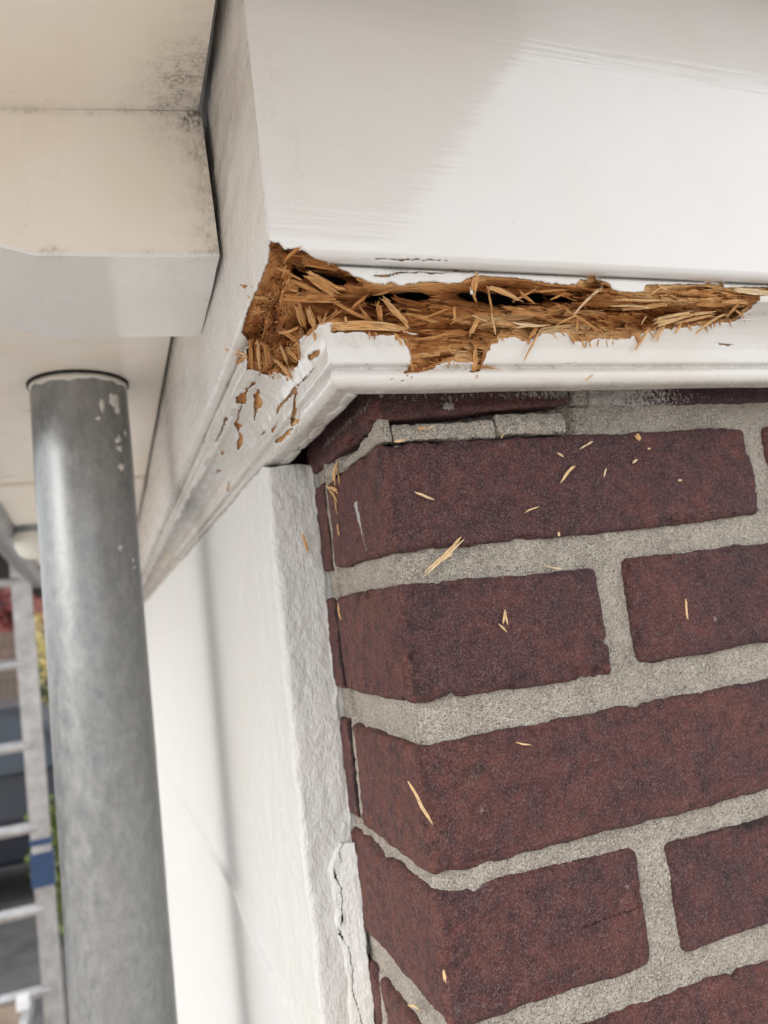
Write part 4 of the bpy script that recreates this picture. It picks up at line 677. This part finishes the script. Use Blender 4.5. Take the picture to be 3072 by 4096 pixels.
# ------------------------------------------------------------------ ladder with plank
alu = mat_simple('worn_aluminium', (.48, .48, .49), .38, .8, 25, .2, .1, .001); blue = mat_simple('blue_tape', (.014, .042, .11), .5, 0, 60, .15, 0)
LX = -.392
lad = thing('ladder', 'aluminium ladder with a blue taped stile beyond the downpipe', 'ladder', (LX, 2.9, GZ))
def lp(z): return (2.49 - (z + .05) * .14)                                # leaning: y at height z (world)
def lpt(x, z): return (x - LX, lp(z) - 2.9, z - GZ)
def stile(x):
    mb = MB(); V = []; F = []
    for z in (GZ, .32):
        for dx, dy in ((-.030, -.013), (.030, -.013), (.030, -.009), (.012, -.006), (.012, .006), (.030, .009), (.030, .013), (-.030, .013), (-.030, .009), (-.012, .006), (-.012, -.006), (-.030, -.009)): V.append((x - LX + dx, lp(z) - 2.9 + dy, z - GZ))
    F = [(k, (k+1) % 12, 12+(k+1) % 12, 12+k) for k in range(12)] + [tuple(range(12))[::-1], tuple(range(12, 24))]
    return mb.add(V, F).build('stile', alu, lad)
stile(LX); stile(LX - .40)
for k in range(11):
    z = .148 - .2705 * k; MB().tube([lpt(LX - .40, z), lpt(LX - .005, z)], .0175, 12).build('rung', alu, lad)
MB().box((-.036, lp(-.80) - 2.9 - .020, -.86 - GZ), (.036, lp(-.80) - 2.9 + .020, -.745 - GZ), bev=.004).build('blue_tape', blue, lad)
MB().box((-.034, lp(-.72) - 2.9 - .019, -.725 - GZ), (.034, lp(-.72) - 2.9 + .019, -.705 - GZ), bev=.003).build('blue_tape', blue, lad)
pk = thing('work_platform', 'brown wooden work platform with a pale metal edge beside the ladder', 'platform', (-.8, 2.4, GZ))
wd = mat_simple('weathered_board', (.27, .20, .15), .8, 0, 12, .25, .2, .002)
PZ = -1.235 - GZ
MB().box((-.45, -.55, PZ), (.325, .235, PZ + .022)).build('board', wd, pk); MB().box((.326, -.55, PZ - .012), (.352, .235, PZ + .028), bev=.003).build('edge_rail', alu, pk)
for x in (-.40, .27):
    for y in (-.48, .17): MB().tube([(x, y, 0), (x, y, PZ - .0005)], .018, 10).build('leg', alu, pk)
wb = MB().box((-.49, 2.55, -1.2125), (-.452, 2.588, -1.172), bev=.005).build('plastic_cap', mat_simple('white_plastic', (.75, .76, .78), .4, 0, 10, .04, 0)); tag(wb, 'small white plastic cap lying on the brown work platform', 'cap')

# ------------------------------------------------------------------ street beyond (out of focus)
rd = mesh_obj('road', [(-30, 5.2, GZ + .004), (30, 5.2, GZ + .004), (30, 15.5, GZ + .004), (-30, 15.5, GZ + .004)], [(0, 1, 2, 3)], mat_simple('asphalt', (.075, .072, .072), .9, 0, 4, .3, .3, .01), smooth=False); rd['kind'] = 'structure'
glass = mat_simple('car_glass', (.02, .03, .042), .45, 0, 5, .2, 0); carp = mat_simple('dark_blue_paint', (.008, .010, .018), .35, 0., 5, .1, 0); rub = mat_simple('tyre_rubber', (.02, .02, .02), .8); lamp = mat_simple('amber_lens', (.75, .38, .10), .2)
car = thing('parked_car', 'dark blue tall car parked on the road behind the ladder', 'car', (-1.75, 9.6, GZ)); car.scale = (1, 1, 1.22)
sd_ = [(-2.2, .35), (-2.25, .75), (-2.05, .98), (-1.95, 1.05), (-1.35, 1.58), (-.9, 1.68), (.6, 1.66), (1.25, 1.12), (2.1, .98), (2.28, .75), (2.25, .35)]
V = []; F = []
for i, (x, z) in enumerate(sd_):
    w = .90 if z < 1.06 else .90 - (z - 1.06) * .38
    V += [(x, -w, z), (x, w, z)]
nS = len(sd_); F = [tuple(2*i for i in range(nS)), tuple(2*i+1 for i in range(nS))[::-1]] + [(2*i, 2*i+1, 2*((i+1) % nS)+1, 2*((i+1) % nS)) for i in range(nS)]
o = mesh_obj('body', V, F, carp, car, smooth=False); bv = o.modifiers.new('bevel', 'BEVEL'); bv.width = .05; bv.segments = 3
for s in (-1, 1):
    for pts in ([(-1.80, 1.10), (-1.28, 1.54), (-.86, 1.58), (-.86, 1.10)], [(-.78, 1.10), (-.78, 1.60), (.08, 1.60), (.12, 1.10)], [(.2, 1.10), (.16, 1.60), (.56, 1.58), (1.08, 1.12)]):
        MB().add([(x, s * (.925 - max(0, z - 1.06) * .38), z) for x, z in pts] + [(x, s * (.89 - max(0, z - 1.06) * .38), z) for x, z in pts], [(0, 1, 2, 3), (7, 6, 5, 4), (0, 4, 5, 1), (1, 5, 6, 2), (2, 6, 7, 3), (3, 7, 4, 0)]).build('window', glass, car)
    for x in (-1.38, 1.42):
        wh = MB().tube([(x, s * .70, .33), (x, s * .93, .33)], .33, 24).build('wheel', rub, car); MB().tube([(x, s * .925, .33), (x, s * .945, .33)], .21, 16).build('rim', alu, wh)
    MB().box((2.20, s * .55 - .14, .70), (2.30, s * .55 + .14, .84), bev=.02).build('headlight', glass, car); MB().box((2.16, s * .86 - .05, .72), (2.28, s * .86 + .05, .82), bev=.015).build('indicator', lamp, car)
MB().add([(.70, -.62, 1.60), (1.22, -.80, 1.145), (1.22, .80, 1.145), (.70, .62, 1.60), (.66, -.62, 1.57), (1.18, -.80, 1.115), (1.18, .80, 1.115), (.66, .62, 1.57)], [(0, 1, 2, 3), (7, 6, 5, 4), (0, 4, 5, 1), (1, 5, 6, 2), (2, 6, 7, 3), (3, 7, 4, 0)]).build('windscreen', glass, car)
def leaves(name, boxes, n, size, mat, parent, seed):
    r = np.random.default_rng(seed); V = []; F = []
    for k in range(n):
        c, s = boxes[r.integers(len(boxes))]; p = r.normal(0, 1, 3); p = p / np.linalg.norm(p) * r.uniform(.35, 1) ** .5; p = np.array(c) + p * np.array(s) * (1 + .25 * r.normal())
        a = r.normal(0, 1, 3); a /= np.linalg.norm(a); b = np.cross(a, r.normal(0, 1, 3)); b /= np.linalg.norm(b); L = size * r.uniform(.6, 1.4); i = len(V)
        V += [p - a * L, p + b * L * .45, p + a * L, p - b * L * .45]; F.append((i, i+1, i+2, i+3))
    return mesh_obj(name, V, F, mat, parent, smooth=False)
lf_d = mat_simple('dark_leaf', (.018, .035, .014), .6, 0, 8, .4, 0); lf_g = mat_simple('yellow_green_leaf', (.13, .17, .035), .55, 0, 8, .4, 0); lf_r = mat_simple('copper_leaf', (.22, .045, .04), .55, 0, 3, .5, 0); bark = mat_simple('bark', (.09, .07, .055), .9, 0, 20, .3, .4, .01)
def plant(name, label, cat, loc, boxes, n, size, mat, seed, stem):
    t = thing(name, label, cat, loc); leaves('foliage', boxes, n, size, mat, t, seed)
    for s_ in stem: MB().tube(s_[0], s_[1], 8).build('stem', bark, t)
    return t
plant('evergreen_shrub', 'tall dark evergreen shrub behind the ladder stile', 'shrub', (-1.35, 12.0, GZ), [((0, 0, .9), (.42, .4, .9)), ((.2, .1, 1.5), (.38, .35, .8)), ((.45, 0, .8), (.4, .3, .8))], 2600, .05, lf_d, 3, [(((0, 0, 0), (.05, 0, .8), (.15, 0, 1.6)), (.05, .035, .015)), (((.1, 0, 0), (.3, .05, .7)), (.035, .015))])
plant('garden_shrub', 'low yellow green shrub just right of the ladder', 'shrub', (-.82, 7.6, GZ), [((.02, 0, .95), (.13, .2, .30)), ((-.05, .1, .70), (.13, .2, .30)), ((.06, 0, .45), (.15, .2, .4))], 1100, .04, lf_g, 4, [(((0, 0, 0), (0, 0, .5), (.05, 0, .9)), (.03, .02, .008)), (((-.03, 0, 0), (-.08, .05, .7)), (.02, .008))])
plant('flowering_shrub', 'tall shrub with yellow blossom seen between ladder and downpipe', 'shrub', (-1.42, 14.2, GZ), [((0, 0, 2.6), (.16, .2, .55)), ((.05, 0, 1.9), (.2, .2, .5))], 900, .05, mat_simple('yellow_blossom', (.62, .52, .22), .6, 0, 8, .5, 0), 6, [(((0, 0, 0), (0, 0, 1.4), (.03, 0, 2.8)), (.04, .03, .01))])
tr = thing('street_tree', 'copper leaved tree in front of the far brick house', 'tree', (-3.0, 17.0, GZ))
MB().tube([(0, 0, 0), (.03, 0, 1.4), (-.05, .05, 2.4), (0, 0, 3.6)], [.14, .11, .09, .04], 10).build('trunk', bark, tr)
for a, b in (((0, 0, 1.9), (.9, .2, 3.1)), ((0, 0, 2.1), (-.8, -.2, 3.4)), ((0, 0, 2.6), (.3, .6, 4.0))): MB().tube([a, tuple((np.array(a) + b) / 2 + [0, 0, .1]), b], [.05, .035, .015], 8).build('limb', bark, tr)
leaves('crown', [((.5, 0, 3.6), (1.0, .9, .8)), ((-.6, 0, 3.8), (.9, .8, .8)), ((.2, .2, 4.6), (.9, .9, .8)), ((1.0, 0, 3.0), (.6, .6, .5))], 2600, .09, lf_r, tr, 5)
# slatted garden fence
fm = mat_simple('fence_timber', (.16, .12, .095), .85, 0, 14, .3, .3, .003)
fe = thing('garden_fence', 'brown timber slat fence in front of the far house', 'fence', (-6, 15.9, GZ))
proto_s = None
for k in range(60):
    if proto_s is None: proto_s = MB().box((0, -.011, .12), (.085, .011, 2.95), bev=.004).build('slat', fm, fe); o = proto_s
    else: o = proto_s.copy(); COL.objects.link(o); o.parent = fe
    o.location.x = k * .105
for k in range(4): MB().box((k * 2.05 - .05, .014, 0), (k * 2.05 + .05, .1, 2.6)).build('post', fm, fe)
for z in (.5, 2.1): MB().box((0, .0125, z), (6.3, .045, z + .08)).build('rail', fm, fe)
# far brick house
hs_ = thing('brick_house', 'red brick house with tiled roof across the street', 'house', (-7.5, 22, GZ))
rbrick, nt, bb = nmat('far_brickwork'); T = NT(nt); bt = T.n('TexBrick'); bt.inputs['Scale'].default_value = 2.2; bt.inputs['Color1'].default_value = (.30, .085, .06, 1); bt.inputs['Color2'].default_value = (.38, .13, .10, 1); bt.inputs['Mortar'].default_value = (.45, .36, .32, 1)
vt = T.n('Mapping', i_Rotation=(R(-90), 0, 0)); T.l(T.co(), vt.inputs[0]); T.l(vt.outputs[0], bt.inputs['Vector']); T.l(bt.outputs['Color'], bb.inputs['Base Color']); bb.inputs['Roughness'].default_value = .9
MB().box((0, 0, 0), (11, 7, 4.4)).build('wall', rbrick, hs_)
rt = mat_simple('clay_tile', (.34, .09, .06), .7, 0, 3, .3, .2, .01); wf = mat_simple('window_white', (.8, .8, .8), .5, 0, 5, .03, 0)
rf = MB().add([(-.4, -.5, 4.3), (11.4, -.5, 4.3), (11.4, 3.5, 7.6), (-.4, 3.5, 7.6), (-.4, 7.5, 4.3), (11.4, 7.5, 4.3), (-.4, -.5, 4.48), (11.4, -.5, 4.48), (11.4, 3.5, 7.8), (-.4, 3.5, 7.8), (-.4, 7.5, 4.48), (11.4, 7.5, 4.48)], [(0, 3, 2, 1), (3, 4, 5, 2), (6, 7, 8, 9), (9, 8, 11, 10), (0, 1, 7, 6), (4, 10, 11, 5), (0, 6, 9, 3), (3, 9, 10, 4), (1, 2, 8, 7), (2, 5, 11, 8)]).build('roof', rt, hs_)
for i in range(22):
    t = (i + .5) / 22; MB().box((-.4, -.5 + 4 * t - .03, 4.49 + 3.32 * t), (11.4, -.5 + 4 * t + .02, 4.53 + 3.32 * t)).build('tile_course', rt, rf)
MB().box((-.4, -.56, 4.18), (11.4, -.44, 4.30)).build('gutter', wf, hs_)
MB().box((2, 3, 7.0), (2.7, 3.7, 8.7)).build('chimney', rbrick, rf)
for x in (1.2, 3.6, 6.0, 8.4):
    for z in (1.0, 3.0):
        w_ = MB().box((x, -.03, z), (x + 1.3, .02, z + 1.15)).build('window', wf, hs_)
        for a in (0, 1): MB().box((x + .07 + a * .61, -.045, z + .07), (x + .62 + a * .61, -.032, z + 1.08)).build('pane', glass, w_)

# ------------------------------------------------------------------ loose splinters caught on the wall
LAB = ['thick pale splinter lying across the first mortar joint', 'thin splinter lying on the upper left of the top stretcher brick', 'frayed pale splinter near the middle of the top stretcher brick', 'thin sliver low in the middle of the top stretcher brick',
 'upright left leg of the forked splinter on the second course header brick', 'right leg of the forked splinter on the second course header brick', 'short sliver below the forked splinter on the second course header brick',
 'tangled orange wood shreds near the top of the left brick return', 'orange shred beneath the tangle on the left brick return', 'thin orange sliver beside the white paint smear on the brick return', 'orange splinter stuck on the white plaster end face', 'thin orange sliver on the left return of the second brick course',
 'long pale splinter across the brick corner in the third course', 'forked pale splinter near the corner of the fourth brick course', 'small splinter in the lowest left mortar joint', 'thin bent sliver on the upper edge of the third brick course', 'upright pale splinter on the right hand brick of the second course',
 'orange wood crumb at the top edge of the top stretcher brick', 'slanting sliver below the red fleck on the top stretcher brick', 'tiny sliver above the frayed splinter on the top stretcher brick', 'thin curved sliver right of the frayed splinter on the top brick', 'tiny upright chip at the bottom edge of the top stretcher brick',
 'flat orange chip on the mortar lump under the moulding', 'hair thin fibre on the mortar lump beside the orange chip', 'hair thin fibre on the joint right of the thick pale splinter', 'small chip right of centre on the top stretcher brick', 'tiny chip towards the right end of the top stretcher brick', 'tiny white chip below the orange wood crumb', 'yellow fibre stuck to the bead of the moulding', 'thin upright fibre at the top edge of the top brick', 'yellow chip at the top left corner of the top brick']
for i, (s, lab) in enumerate(zip(LOOSE, LAB)):
    A, B = np.array(s[0:3]) / 1000, np.array(s[3:6]) / 1000; mid = (A + B) / 2; left = i in (7, 8, 9, 11, 14); nrm = np.array([-1., -.1, 0]) if left else np.array([0, -1., -.1])
    or_ = i in (7, 8, 9, 10, 11, 17, 22); V, F, UV, TI = shard_mesh(A, B, s[6] / 1000, .68 if or_ else .93, nrm, .6, mid)
    if i in (0, 2, 7, 8, 13):                                            # frayed side strands
        for k in range(4 if i in (7, 8) else 2):
            f0 = rng.uniform(.1, .6); a = A + (B - A) * f0; d_ = (B - A) * rng.uniform(.3, .55) + np.cross(B - A, nrm) * rng.uniform(-.1, .1) * (6 if i in (7, 8) else 1); V2, F2, U2, T2 = shard_mesh(a, a + d_, s[6] / 2000, .7 if or_ else .9, nrm, .6, mid); n = len(V); V = np.concatenate([V, V2]); F = F + [tuple(x + n for x in q_) for q_ in F2]; UV = np.concatenate([UV, U2]); TI = list(TI) + list(T2)
    o = mesh_obj('wood_splinter', V, F, M['wood'], None, smooth=False, attrs=dict(tint=TI), uv=UV); o.location = mid; tag(o, lab, 'splinter', 'loose splinters caught on the wall')
